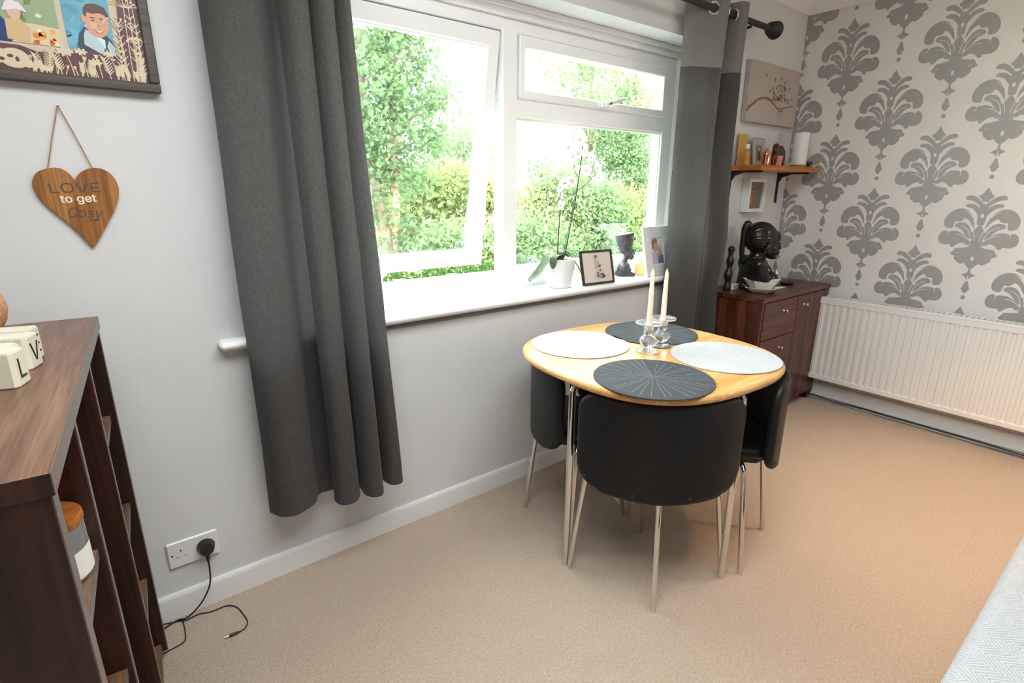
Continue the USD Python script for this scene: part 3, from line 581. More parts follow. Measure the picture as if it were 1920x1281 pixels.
mid = [tuple(np.array(a) * 0.18 + np.array(b) * 0.82) for a, b in zip(RLO, RHI)]
pn = sheet(RLO, mid, 0.312, 2.01, 54, 11, 5)
vv = pn.vertices.copy(); kk = np.interp(vv[:, 2], [0.3, 0.84, 1.15], [0.52, 0.54, 1.0])      # gathered where it hangs against the sideboard's side
pn.vertices = np.column_stack([np.where(vv[:, 0] > 2.80, 2.80 + (vv[:, 0] - 2.80) * kk, vv[:, 0]), vv[:, 1:]])
obj('curtain_panel', pn, CURT, cr, smooth=True)
obj('header_band', sheet(mid, RHI, 2.01, 2.338, 12, 11, 5), BAND, cr, smooth=True)
POLEY, POLEZ = -0.130, 2.279
def eyelet(parent, x, ang):
    t = np.array([math.cos(ang), math.sin(ang), 0.0]); u = np.array([0, 0, 1.0]); w = np.linspace(0, 2 * np.pi, 33)
    p = np.array([x, POLEY, POLEZ]) + 0.027 * (np.cos(w)[:, None] * t + np.sin(w)[:, None] * u)
    obj('eyelet', tube(p, 0.0055, 8, cap=False), CHROME, parent, smooth=60, label='silver eyelet ring')
for x, a in ((2.634, -0.45), (2.732, 1.45), (2.815, 1.4), (2.904, 1.4)): eyelet(cr, x, a)
for x, a in ((0.372, -0.7), (0.533, 1.5), (0.611, 1.5), (0.623, 1.5), (0.685, 1.5)): eyelet(cl, x, a)
cp = thing('curtain_pole', 'black metal curtain pole with ribbed end knobs above the window', 'curtain pole')
obj('pole', rod((0.10, POLEY, POLEZ), (3.20, POLEY, POLEZ), 0.0155, 20), BLACKMETAL, cp, smooth=60)
for sgn, x in ((1, 3.18), (-1, 0.12)):
    prof = [(0, 0), (0.018, 0.0), (0.026, 0.006)]
    for k in range(6):
        r = 0.034 + 0.0026 * k; z = 0.010 + k * 0.0110
        prof += [(r - 0.006, z), (r, z + 0.003), (r, z + 0.0065), (r - 0.006, z + 0.0095)]
    prof += [(0.040, 0.077), (0.036, 0.080), (0.010, 0.081), (0.006, 0.090), (0, 0.091)]
    f = rotated(lathe(prof, 36), sgn * math.pi / 2, (0, 1, 0)); obj('finial', moved(f, (x, POLEY, POLEZ)), BLACKMETAL, cp, smooth=30)
for x in (0.22, 1.55, 2.995):
    obj('bracket', [rod((x, -0.002, POLEZ - 0.03), (x, POLEY, POLEZ - 0.022), 0.007, 10), tube([(x, -0.0015, POLEZ - 0.03), (x, -0.009, POLEZ - 0.03)], [0.022, 0.022], 16)], BLACKMETAL, cp)
# ------------------------------------------------------------------ bookcase on the left
BKX, BKY, BKROT = -0.0267, -0.161, math.degrees(-0.0654)
BZ, BL, BD = 1.088, 0.952, 0.32
bk = thing('bookcase', 'tall dark walnut open bookcase at the left edge', 'bookcase', (BKX, BKY, 0), BKROT)
# local frame: the open front is the plane x = 0 (facing +x), length runs along -y, depth along -x
obj('top', box((-BD, -BL, BZ - 0.030), (0.004, 0.0, BZ), 0.0015), WAL_Y, bk)
obj('top_edge_band', box((0.0036, -BL + 0.0005, BZ - 0.0295), (0.0050, -0.0005, BZ - 0.0006), 0), DW_EDGE_SHEEN, bk, smooth=False)  # thin strip that carries the reflected sheen as colour
obj('top_end', box((-BD + 0.001, -BL - 0.0014, BZ - 0.0295), (0.0035, -BL + 0.0002, BZ - 0.0006), 0), DW_Z, bk, smooth=False)  # dark plate: shadow on the near end put into its colour
def upright(y0, y1, z0=0.03, front=0.0):
    obj('upright', box((-BD + 0.006, y0, z0), (front, y1, BZ - 0.0305), 0.001), DW_Z, bk)
    obj('edge_strip', box((front - 0.0002, y0 + 0.0008, z0), (front + 0.0012, y1 - 0.0008, BZ - 0.031), 0), DW_EDGE_SHEEN, bk, smooth=False)
upright(-0.022, -0.002)
upright(-0.318, -0.300, front=-0.004)
upright(-0.658, -0.640, front=-0.004)
upright(-BL + 0.027, -BL + 0.045, front=-0.002)
upright(-BL + 0.002, -BL + 0.023)
def shelf_board(y0, y1, z):
    obj('shelf', box((-BD + 0.008, y0, z - 0.018), (-0.014, y1, z), 0.001), WAL_Y, bk)
    obj('shelf_edge', box((-0.0142, y0, z - 0.0175), (-0.0126, y1, z - 0.0004), 0), DW_EDGE_SHEEN, bk, smooth=False)
for z in (0.822, 0.556, 0.302, 0.06): shelf_board(-0.2995, -0.0225, z)
for z in (0.06,): shelf_board(-0.6395, -0.3185, z)
for z in (0.806, 0.545, 0.302, 0.06): shelf_board(-BL + 0.0455, -0.6585, z)
obj('back_panel', box((-BD, -BL + 0.002, 0.03), (-BD + 0.006, -0.002, BZ - 0.0305), 0), DW_Z, bk, smooth=False)
PIN = plain('nickel_pin', (0.55, 0.52, 0.48), 0.25, metallic=1.0)
for y, s in ((-0.640, -1), (-0.300, -1), (-0.318, 1), (-0.658, 1)):
    for z in (0.865, 0.905, 0.60, 0.64, 0.40, 0.70):
        if s < 0: obj('shelf_pin', rod((-0.05, y - 0.018 - 0.0005, z), (-0.05, y - 0.018 - 0.004, z), 0.003, 8), PIN, bk)
        else: obj('shelf_pin', rod((-0.05, y + 0.018 + 0.0005, z), (-0.05, y + 0.018 + 0.004, z), 0.003, 8), PIN, bk)
for y in (-0.012, -BL + 0.012):
    for x in (-0.03, -BD + 0.03):
        obj('foot', lathe([(0, 0), (0.014, 0), (0.016, 0.004), (0.014, 0.03), (0, 0.03)], 16).apply_translation((x, y, 0)), BLACKPLASTIC, bk)
def on_bookcase(x, y):                              # local (x, y) on the bookcase to world
    a = math.radians(BKROT); return (BKX + x * math.cos(a) - y * math.sin(a), BKY + x * math.sin(a) + y * math.cos(a))

# letter blocks on its top
CREAM = mottled('cream_painted_wood', lin(214, 208, 188), lin(224, 219, 201), (20, 20, 20), 0.55)
LETTER = plain('letter_black', (0.02, 0.02, 0.022), 0.6)
def letter_block(ch, xy, rot, size, lab, style):
    w, d, h = size
    t = thing('letter_block', lab, 'letter block', (*xy, BZ + 0.0004), rot, 'cream letter blocks spelling a word')
    # footprint drawn in (x, y): the lettered face is at x = 0
    if style == 'scallop':
        fp = sbox(-d, -w / 2, 0, w / 2)
        for y in (-w / 2, w / 2): fp = fp.difference(Point(0.003, y).buffer(w * 0.24, 10))
    else:
        c = w * 0.16; fp = Polygon([(-d, -w / 2), (-c * 0.6, -w / 2), (0, -w / 2 + c), (0, w / 2 - c), (-c * 0.6, w / 2), (-d, w / 2)])
    b = union([m3.Manifold.extrude(xsec(fp.buffer(-o)), z1 - z0).translate((0, 0, z0)) for o, z0, z1 in ((0, 0.002, h - 0.002), (0.002, 0, h))])
    obj('block', b, CREAM, t, smooth=30)
    m = meshkit.text_mesh(ch, h * 0.56, 0.0006); bb = m.bounds; m.apply_translation((-(bb[0][0] + bb[1][0]) / 2, -(bb[0][1] + bb[1][1]) / 2, 0))
    v = m.vertices.copy(); m.vertices = np.stack([v[:, 2], v[:, 0], v[:, 1] + h / 2], 1)
    obj('letter', m, LETTER, t, smooth=False)
S = 0.060
letter_block('L', on_bookcase(-0.066, -0.552), BKROT - 14, (0.050, 0.11, S), 'cream letter block with a black L, nearest the camera', 'chamfer')
letter_block('O', on_bookcase(-0.078, -0.497), BKROT - 14, (0.052, 0.09, S * 0.94), 'cream scalloped letter block set back between the L and the V', 'scallop')
letter_block('V', on_bookcase(-0.062, -0.442), BKROT - 14, (0.054, 0.10, S), 'cream letter block with a black V, behind the L', 'chamfer')
letter_block('E', on_bookcase(-0.066, -0.384), BKROT - 14, (0.050, 0.10, S * 1.02), 'cream letter block with a black E at the back of the row', 'chamfer')
bx, by = on_bookcase(-0.205, -0.080)
wv = thing('wooden_vase', 'round turned pale wooden ornament at the far left end of the bookcase top', 'ornament', (bx, by, BZ + 0.0004))
obj('body', lathe([(0.0, 0), (0.030, 0.0), (0.040, 0.006), (0.053, 0.030), (0.058, 0.055), (0.054, 0.080), (0.040, 0.101), (0.022, 0.111), (0.0, 0.113)], 48), wood('pale_turned_wood', lin(186, 128, 84), lin(208, 154, 108), lin(222, 176, 130), 0, 0.45, fine=120, broad=30), wv, smooth=60)

# scented candle jar on the near shelf, ornament on the far shelf
jx, jy = on_bookcase(-0.066, -0.719)
cj = thing('candle_jar', 'glass candle jar with an amber lid and white label on the bookcase shelf', 'candle', (jx, jy, 0.8065))
obj('jar', lathe([(0.0, 0), (0.048, 0), (0.052, 0.004), (0.054, 0.016), (0.054, 0.092), (0.052, 0.097), (0.0, 0.097)], 44), plain('smoky_jar', lin(120, 122, 122), 0.12), cj, smooth=50)
obj('lid', lathe([(0.0, 0.097), (0.055, 0.097), (0.0555, 0.101), (0.0545, 0.109), (0.052, 0.1105), (0.0, 0.1105)], 44), wood('amber_lid_wood', lin(140, 74, 26), lin(168, 94, 36), lin(186, 112, 50), 0, 0.4), cj, smooth=40)
w = np.linspace(-1.15, 0.75, 24)
lab_v = np.vstack([np.column_stack([0.0544 * np.cos(w), 0.0544 * np.sin(w), np.full(24, z)]) for z in (0.010, 0.056)])
q = np.array([[k, k + 1, 24 + k + 1, 24 + k] for k in range(23)])
obj('label', trimesh.Trimesh(lab_v, np.vstack([q[:, [0, 1, 2]], q[:, [0, 2, 3]]]), process=False), plain('label_white', lin(225, 222, 215), 0.5), cj, smooth=True, label='white paper label')
tm = meshkit.text_mesh('19', 0.010, 0.0004); v = tm.vertices.copy(); a = (v[:, 0] - 0.004) / 0.048 + 0.25
tm.vertices = np.stack([(0.0546 + v[:, 2]) * np.cos(a), (0.0546 + v[:, 2]) * np.sin(a), v[:, 1] + 0.034], 1)
obj('label_print', tm, LETTER, cj, smooth=False)
ox, oy = on_bookcase(-0.045, -0.165)
on = thing('ornament', 'small grey winged ornament with an orange bead on a pale base, on the bookcase shelf', 'ornament', (ox, oy, 0.8224), 8)
obj('base', soften(hull_chain([((0, -0.03, 0.012), 0.012), ((0, 0.028, 0.012), 0.012), ((0, 0.02, 0.05), 0.010), ((0, 0.012, 0.075), 0.009)]), 0.006, 8), plain('ornament_straw', lin(168, 148, 104), 0.8), on)
obj('wing', hull_chain([((0.0, 0.018, 0.092), 0.012), ((0.002, 0.024, 0.125), 0.013), ((0.004, 0.020, 0.150), 0.010)]), plain('ornament_grey', lin(104, 116, 116), 0.7), on)
obj('bead', moved(trimesh.creation.icosphere(2, 0.0085), (0.012, 0.020, 0.118)), plain('ornament_orange', lin(224, 140, 72), 0.5), on, smooth=True)
obj('twine', tube(spline([(0.006, -0.02, 0.135), (0.014, 0.0, 0.126), (0.012, 0.015, 0.120)], 5), 0.0016, 8), plain('jute', lin(150, 118, 82), 0.9), on)

# ------------------------------------------------------------------ socket, plug and loose lead
so = thing('socket', 'white double wall socket low on the wall beside the bookcase', 'socket', (0.095, 0, 0.233))
plate = box((-0.0745, -0.0105, -0.047), (0.0745, -0.0005, 0.047), 0.0035)
holes = []
for cx in (-0.036, 0.036):
    holes += [box((cx - 0.002, -0.03, 0.006), (cx + 0.002, 0, 0.015), 0), box((cx - 0.0150, -0.03, -0.0125), (cx - 0.0085, 0, -0.0085), 0), box((cx + 0.0085, -0.03, -0.0125), (cx + 0.0150, 0, -0.0085), 0)]
obj('faceplate', plate - union(holes), WHITEPLASTIC, so, smooth=30)
obj('hole_backing', box((-0.06, -0.004, -0.03), (0.06, -0.003, 0.03), 0), DARKHOLE, so, smooth=False)
for cx in (-0.062, 0.062):
    obj('screw', tube([(cx, -0.0105, 0.001), (cx, -0.0112, 0.001)], 0.003, 10), BLACKMETAL, so)
lead = thing('power_lead', 'black plug and thin black power lead trailing from the socket across the carpet', 'power lead')
body = hull_chain([((0.122, -0.022, 0.228), 0.010), ((0.145, -0.022, 0.228), 0.010)])
pg = m3.Manifold.batch_hull([m3.Manifold.cylinder(0.004, 0.0275, 0.0275, 32).rotate((90, 0, 0)).translate((0.1310, -0.0112, 0.2310)), m3.Manifold.cylinder(0.003, 0.021, 0.021, 32).rotate((90, 0, 0)).translate((0.1310, -0.036, 0.2315)),
                             box((0.119, -0.030, 0.202), (0.143, -0.014, 0.215), 0.003)])
obj('plug', pg, BLACKPLASTIC, lead, smooth=50)
obj('strain_relief', tube([(0.1305, -0.024, 0.208), (0.130, -0.026, 0.194), (0.129, -0.030, 0.182)], [0.008, 0.0062, 0.0045], 12), BLACKPLASTIC, lead)
P1 = spline([(0.129, -0.030, 0.184), (0.128, -0.038, 0.150), (0.121, -0.046, 0.105), (0.098, -0.050, 0.062), (0.066, -0.052, 0.030), (0.036, -0.046, 0.010), (0.014, -0.032, 0.0045), (-0.016, -0.040, 0.0045), (-0.05, -0.060, 0.0045)], 8)
obj('cable', tube(P1, 0.0027, 8), BLACKPLASTIC, lead)
P2 = spline([(x, y, 0.0032) for x, y in ((-0.05, -0.012), (-0.0161, -0.0258), (0.0222, -0.041), (0.0385, -0.0478), (0.0756, -0.0438), (0.1091, -0.0577), (0.1553, -0.0595), (0.1822, -0.0865), (0.1922, -0.128), (0.1978, -0.1768), (0.1858, -0.2048), (0.1659, -0.2118))], 6)
obj('cable', tube(P2, 0.0020, 8), BLACKPLASTIC, lead)
P3 = spline([(x, y, 0.0030) for x, y in ((0.018, -0.036), (0.0251, -0.0432), (0.0263, -0.0772), (0.0252, -0.1029), (0.0234, -0.1288), (0.0151, -0.1465), (-0.0127, -0.1537), (-0.05, -0.158))], 6)
obj('cable', tube(P3, 0.0018, 8), BLACKPLASTIC, lead)
obj('jack', tube([(0.168, -0.2115, 0.0040), (0.158, -0.2122, 0.0052), (0.143, -0.2124, 0.0056), (0.136, -0.2122, 0.0056)], [0.0026, 0.0042, 0.0052, 0.0048], 12), BLACKPLASTIC, lead)
obj('jack_barrel', rod((0.136, -0.2122, 0.0056), (0.1225, -0.2105, 0.0056), 0.0032, 12), CHROME, lead)

# ------------------------------------------------------------------ heart plaque
hp = thing('heart_plaque', 'hanging wooden heart plaque reading LOVE to get Cosy on a twine loop', 'wall plaque', (0, 0, 0))
HT = spline([(-0.0104, 1.4278), (-0.021, 1.445), (-0.036, 1.4558), (-0.055, 1.4562), (-0.0815, 1.4463), (-0.0955, 1.425), (-0.0965, 1.405), (-0.088, 1.376), (-0.066, 1.344), (-0.036, 1.305), (-0.010, 1.262), (-0.0029, 1.2496), (0.006, 1.258), (0.030, 1.296), (0.055, 1.336), (0.0746, 1.3756), (0.0804, 1.4108), (0.073, 1.438), (0.058, 1.4535), (0.038, 1.4590), (0.018, 1.4545), (0.002, 1.444), (-0.006, 1.434)], 6, closed=True)
heart = Polygon(HT).buffer(0)
hm = union([m3.Manifold.extrude(xsec(heart.buffer(-o)), b - a).translate((0, 0, a)) for o, a, b in ((0, 0.001, 0.008), (0.0012, 0, 0.009))])
obj('board', on_wall_back(hm, -0.002), wood('heart_veneer', lin(128, 80, 36), lin(160, 106, 54), lin(182, 128, 72), 2, 0.4, fine=240, broad=30), hp, smooth=30)
GREYINK, WHITEINK = plain('plaque_grey_ink', lin(88, 74, 70), 0.6), plain('plaque_white_ink', lin(236, 224, 205), 0.6)
def letters(txt, h, x0, x1, z0, bold=False, shear=0.0, rot=0.0):
    m = meshkit.text_mesh(txt, h, 0.0006, bold); b = m.bounds; s = (x1 - x0) / (b[1][0] - b[0][0])
    v = m.vertices.copy(); X = (v[:, 0] - b[0][0]) * s; Y = v[:, 1]; X = X + shear * Y
    m.vertices = np.stack([x0 + X * math.cos(rot) - Y * math.sin(rot), z0 + X * math.sin(rot) + Y * math.cos(rot), v[:, 2]], 1); return on_wall_back(m, -0.0111)
obj('lettering', letters('LOVE', 0.024, -0.066, 0.039, 1.394, rot=0.03), GREYINK, hp, smooth=False)
obj('lettering', letters('to get', 0.019, -0.049, 0.027, 1.3695, True, rot=0.03), WHITEINK, hp, smooth=False)
obj('lettering', letters('Cosy', 0.026, -0.042, 0.030, 1.332, False, 0.30, -0.05), GREYINK, hp, smooth=False)
obj('lettering_flourish', on_wall_back(extr(stroke([(-0.006, 1.321), (0.010, 1.324), (0.026, 1.323)], [0.0008, 0.0018, 0.0006]), 0.0006), -0.0111), GREYINK, hp, smooth=False)
TW = plain('twine', lin(168, 128, 88), 0.9)
for x, z in ((-0.062, 1.454), (0.034, 1.457)):
    obj('twine', tube([(x, -0.0065, z - 0.006), (x * 0.5 - 0.0065, -0.006, (z + 1.610) / 2 + 0.001), (-0.013, -0.006, 1.610)], 0.0014, 8), TW, hp)
obj('nail', rod((-0.013, -0.0005, 1.609), (-0.013, -0.011, 1.611), 0.0016, 8), STEEL, hp)

# ------------------------------------------------------------------ large picture, upper left
pf = thing('picture', 'large framed picture of family photos over a plum and cream meadow print', 'picture', (0, 0, 0))
FX0, FX1, FZ0, FZ1 = -0.62, 0.218, 1.657, 2.16
FRM = wood('grey_brown_frame', lin(62, 54, 50), lin(84, 75, 69), lin(100, 90, 84), 0, 0.5, fine=200, broad=40)
fw, fd = 0.024, 0.026
for a, b in (((FX0, FZ0), (FX1, FZ0 + fw)), ((FX0, FZ1 - fw), (FX1, FZ1)), ((FX0, FZ0 + fw), (FX0 + fw, FZ1 - fw)), ((FX1 - fw, FZ0 + fw), (FX1, FZ1 - fw))):
    obj('frame_rail', box((a[0], -0.004 - fd, a[1]), (b[0], -0.004, b[1]), 0.003), FRM, pf)
def print_piece(name, shape, colour, lvl, rough=0.45, lab=None):
    m = plain('print_' + '_'.join(str(int(c)) for c in colour), lin(*colour), rough)
    obj(name, on_wall_back(extr(shape, 0.0003), -0.0180 - 0.0004 * lvl), m, pf, smooth=False, label=lab)
obj('mount_board', box((FX0 + fw, -0.018, FZ0 + fw), (FX1 - fw, -0.006, FZ1 - fw), 0), plain('mount_cream', lin(206, 192, 168), 0.6), pf, smooth=False)
inner = sbox(FX0 + fw, FZ0 + fw, FX1 - fw, FZ1 - fw)
gr = random.Random(5)
def blob(cx, cz, r, n=9, j=0.35): return Polygon([(cx + r * (1 + gr.uniform(-j, j)) * math.cos(2 * math.pi * k / n), cz + r * (1 + gr.uniform(-j, j)) * math.sin(2 * math.pi * k / n)) for k in range(n)]).buffer(0)
# photo one: two children sitting in autumn leaves
ph = sbox(-0.34, 1.7445, 0.0225, 2.02)
print_piece('photo_wood', ph, (150, 166, 128), 1, lab='print of children outdoors')
for k in range(120):
    g = gr.choice([(98, 138, 62), (126, 160, 84), (196, 208, 176), (84, 112, 60), (170, 178, 150), (216, 222, 200)])
    s = blob(gr.uniform(-0.33, 0.02), gr.uniform(1.795, 2.0), gr.uniform(0.005, 0.014)).intersection(ph)
    if s.area > 1e-6: print_piece('photo_foliage', s, g, 2 + 0.2 * (k % 4))
print_piece('photo_ground', Polygon([(-0.34, 1.7445), (0.0225, 1.7445), (0.0225, 1.785), (-0.03, 1.79), (-0.12, 1.775), (-0.34, 1.785)]), (214, 196, 160), 3)
for k in range(60):
    s = blob(gr.uniform(-0.12, 0.02), gr.uniform(1.747, 1.778), gr.uniform(0.002, 0.006)).intersection(ph)
    if s.area > 1e-6: print_piece('photo_leaf', s, gr.choice([(222, 128, 36), (232, 168, 70), (204, 84, 30), (238, 226, 200)]), 3.5 + 0.1 * (k % 4))
print_piece('photo_jumper', Polygon([(-0.20, 1.748), (-0.075, 1.748), (-0.064, 1.762), (-0.078, 1.784), (-0.094, 1.803), (-0.118, 1.806), (-0.15, 1.80)]).buffer(0.004), (34, 46, 116), 4.2)
print_piece('photo_head', ellipse(-0.105, 1.826, 0.015, 0.021), (206, 160, 138), 4.5)
print_piece('photo_hair', ellipse(-0.106, 1.841, 0.016, 0.011), (92, 78, 66), 4.7)
print_piece('photo_body', Polygon([(-0.076, 1.752), (-0.040, 1.750), (-0.036, 1.778), (-0.052, 1.795), (-0.074, 1.79)]).buffer(0.003), (208, 178, 128), 4.3)
print_piece('photo_head', ellipse(-0.058, 1.810, 0.013, 0.017), (218, 178, 160), 4.5)
print_piece('photo_hat', Polygon([(-0.076, 1.812), (-0.066, 1.832), (-0.046, 1.830), (-0.036, 1.814), (-0.05, 1.819)]).buffer(0.002), (226, 216, 222), 4.7)
# photo two: a smiling boy against a blue backdrop
ph2 = Polygon([(0.034, 1.744), (0.131, 1.733), (0.131, 2.02), (0.034, 2.02)])
print_piece('photo_backdrop', ph2, (104, 166, 190), 1, lab='print of a smiling boy on a blue backdrop')
for k in range(24): 
    s = blob(gr.uniform(0.036, 0.09), gr.uniform(1.76, 2.0), gr.uniform(0.008, 0.016), 10, 0.2).intersection(ph2)
    if s.area > 1e-6: print_piece('photo_backdrop_mottle', s, gr.choice([(96, 158, 184), (116, 176, 198), (88, 148, 176)]), 1.6 + 0.1 * (k % 4))
print_piece('photo_jacket', Polygon([(0.050, 1.742), (0.131, 1.733), (0.131, 1.768), (0.118, 1.784), (0.092, 1.796), (0.074, 1.800), (0.060, 1.782)]), (52, 70, 88), 3)
print_piece('photo_vest', Polygon([(0.067, 1.758), (0.104, 1.738), (0.110, 1.764), (0.094, 1.784), (0.075, 1.794), (0.070, 1.782)]), (186, 200, 208), 3.4)
print_piece('photo_collar', Polygon([(0.074, 1.802), (0.079, 1.808), (0.098, 1.782), (0.112, 1.774), (0.110, 1.752), (0.102, 1.768)]), (214, 226, 234), 3.8)
print_piece('photo_vest', Polygon([(0.118, 1.742), (0.130, 1.738), (0.130, 1.762), (0.120, 1.774), (0.114, 1.76)]), (172, 196, 206), 3.6)
print_piece('photo_head', unary_union([ellipse(0.102, 1.812, 0.0245, 0.034, -8), ellipse(0.0765, 1.818, 0.006, 0.010)]), (212, 158, 128), 4.2)
print_piece('photo_cheek', ellipse(0.094, 1.806, 0.008, 0.009), (222, 170, 140), 4.4)
print_piece('photo_smile', Polygon([(0.092, 1.797), (0.103, 1.792), (0.115, 1.796), (0.110, 1.790), (0.102, 1.787), (0.096, 1.790)]), (196, 96, 88), 4.6)
print_piece('photo_teeth', Polygon([(0.095, 1.7955), (0.103, 1.7925), (0.112, 1.7952), (0.108, 1.7915), (0.102, 1.7898)]), (236, 226, 216), 4.8)
for ex in (0.0935, 0.1125): print_piece('photo_eye', ellipse(ex, 1.8165, 0.0036, 0.0014), (60, 44, 38), 4.6); print_piece('photo_brow', ellipse(ex, 1.8225, 0.0055, 0.0013), (96, 70, 54), 4.6)
print_piece('photo_nose', ellipse(0.1035, 1.8055, 0.0034, 0.0028), (198, 138, 110), 4.5)
print_piece('photo_hair', Polygon([(0.076, 1.826), (0.078, 1.842), (0.086, 1.853), (0.104, 1.856), (0.122, 1.850), (0.128, 1.834), (0.126, 1.820), (0.120, 1.832), (0.110, 1.836), (0.094, 1.832), (0.083, 1.834), (0.081, 1.822)]), (88, 72, 58), 5.0)
# meadow print: plum ground with cream stems and leaves
ground = unary_union([Polygon([(-0.60, 1.681), (0.194, 1.681), (0.194, 1.86), (0.168, 1.82), (0.150, 1.80), (0.142, 1.752), (0.124, 1.726), (0.09, 1.744), (0.05, 1.742), (0.02, 1.731), (-0.03, 1.728), (-0.06, 1.738), (-0.6, 1.742)]), sbox(0.142, 1.79, 0.168, 1.81), Polygon([(0.138, 1.75), (0.194, 1.75), (0.194, 2.02), (0.172, 1.99), (0.160, 1.95), (0.152, 1.88), (0.146, 1.82)])]).intersection(inner)
print_piece('meadow_ground', ground, (98, 62, 66), 5.4)
stems = []
def frond(x, z0, h, lean, leaf, kind):
    top = (x + lean, z0 + h); mid_ = (x + lean * 0.35, z0 + h * 0.55)
    stems.append(stroke([(x, z0), mid_, top], [0.0022, 0.0016], 5))
    if kind == 'leafy':
        for k in range(2, 9):
            t = k / 9; px, pz = x + lean * t * t, z0 + h * t
            for sg in (-1, 1): stems.append(stroke([(px, pz), (px + sg * leaf, pz + leaf * 1.1)], [0.0032, 0.0012], 2))
    elif kind == 'umbel':
        for k in range(9):
            a = math.pi * (0.08 + 0.84 * k / 8); q = (top[0] + leaf * 2.4 * math.cos(a), top[1] + leaf * 1.6 * math.sin(a))
            stems.append(stroke([top, q], [0.0012, 0.001], 2)); stems.append(ellipse(*q, 0.0032, 0.0026))
    elif kind == 'daisy':
        stems.append(ellipse(top[0], top[1], leaf * 1.1, leaf * 0.55))
        for k in range(7):
            a = 2 * math.pi * k / 7; stems.append(ellipse(top[0] + leaf * 1.1 * math.cos(a), top[1] + leaf * 0.6 * math.sin(a), leaf * 0.45, leaf * 0.28, math.degrees(a)))
    elif kind == 'bud': stems.append(Polygon([(top[0] - leaf * 0.5, top[1] + leaf), (top[0], top[1] - leaf * 0.4), (top[0] + leaf * 0.5, top[1] + leaf)]).buffer(0.001))
for k in range(52):
    x = gr.uniform(-0.33, 0.19); frond(x, 1.682, gr.uniform(0.012, 0.036), gr.uniform(-0.006, 0.006), 0.005, 'leafy' if k % 3 else 'bud')
for x, h, ln, lf, kd in ((0.035, 0.054, -0.012, 0.012, 'daisy'), (0.062, 0.058, -0.006, 0.009, 'daisy'), (0.078, 0.036, 0.004, 0.010, 'daisy'), (0.010, 0.046, -0.010, 0.008, 'leafy'), (-0.012, 0.050, 0.006, 0.009, 'leafy'), (-0.030, 0.042, -0.008, 0.007, 'leafy'), (0.110, 0.052, -0.010, 0.009, 'leafy'), (0.126, 0.060, -0.012, 0.009, 'daisy'),
                      (0.150, 0.128, -0.006, 0.013, 'umbel'), (0.140, 0.100, -0.004, 0.010, 'leafy'), (0.170, 0.094, 0.008, 0.008, 'umbel'), (0.184, 0.076, -0.010, 0.010, 'leafy'), (0.160, 0.176, 0.004, 0.012, 'umbel'), (0.178, 0.060, 0.006, 0.009, 'leafy'), (0.050, 0.040, 0.012, 0.006, 'bud'), (0.092, 0.046, -0.006, 0.008, 'bud'), (0.146, 0.150, -0.002, 0.010, 'leafy'), (0.182, 0.150, 0.002, 0.009, 'leafy'), (0.172, 0.225, 0.004, 0.010, 'leafy'), (0.186, 0.200, -0.004, 0.008, 'umbel')):
    frond(x, 1.682, h, ln, lf, kd)
stems.append(unary_union([ellipse(-0.075, 1.708, 0.028, 0.022), ellipse(-0.108, 1.712, 0.022, 0.018), ellipse(-0.052, 1.699, 0.010, 0.010)]).difference(unary_union([ellipse(-0.082, 1.712, 0.006, 0.004), ellipse(-0.070, 1.706, 0.004, 0.006), ellipse(-0.098, 1.704, 0.005, 0.004)])))
mead = unary_union(stems).intersection(inner).simplify(0.0004)
obj('meadow_stems', on_wall_back(extr(mead, 0.0003), -0.0180 - 0.0004 * 6), plain('meadow_cream', lin(214, 200, 168), 0.5), pf, smooth=False)
# ------------------------------------------------------------------ things on the window sill
SZ = 0.9384
op = thing('orchid', 'pale pink orchid with two tall stems in a white pot on the sill', 'potted plant', (1.815, 0.062, SZ))
PW = plain('white_glazed_pot', (0.82, 0.82, 0.82), 0.2)
obj('pot', lathe([(0.0, 0), (0.058, 0.0), (0.062, 0.004), (0.072, 0.10), (0.078, 0.136), (0.078, 0.140), (0.074, 0.141), (0.072, 0.128), (0.0, 0.126)], 48), PW, op, smooth=50)
obj('bark', lathe([(0.0, 0.127), (0.071, 0.127), (0.06, 0.131), (0.0, 0.134)], 24), mottled('orchid_bark', lin(90, 62, 44), lin(142, 110, 84), (120, 120, 120), 0.9), op)
LEAFG = mottled('orchid_leaf', lin(46, 62, 34), lin(78, 96, 54), (14, 14, 14), 0.5, specular_ior_level=0.3)
def strap(path, w, th=0.003):
    p = spline(path, 7); k = len(p); t = np.gradient(p, axis=0); t /= np.linalg.norm(t, axis=1, keepdims=True)
    side = np.cross(t, [0, 0, 1.0]); side /= np.linalg.norm(side, axis=1, keepdims=True) + 1e-9
    u = np.linspace(0, 1, k); ww = w * np.minimum(1, 2.2 * np.sqrt(np.clip(1.0 - u, 0.0, 1))) * (0.45 + 0.55 * np.minimum(1, u * 3)); ww[-1] = w * 0.12
    up = np.cross(side, t)
    rings = []
    for i in range(k):
        rings.append(np.array([p[i] + side[i] * ww[i] * a + up[i] * (b * th + abs(a) * w * 0.22) for a, b in ((-1, 0), (-0.5, 0.5), (0, 0.8), (0.5, 0.5), (1, 0), (0.5, -0.5), (0, -0.6), (-0.5, -0.5))]))
    return loft(rings)
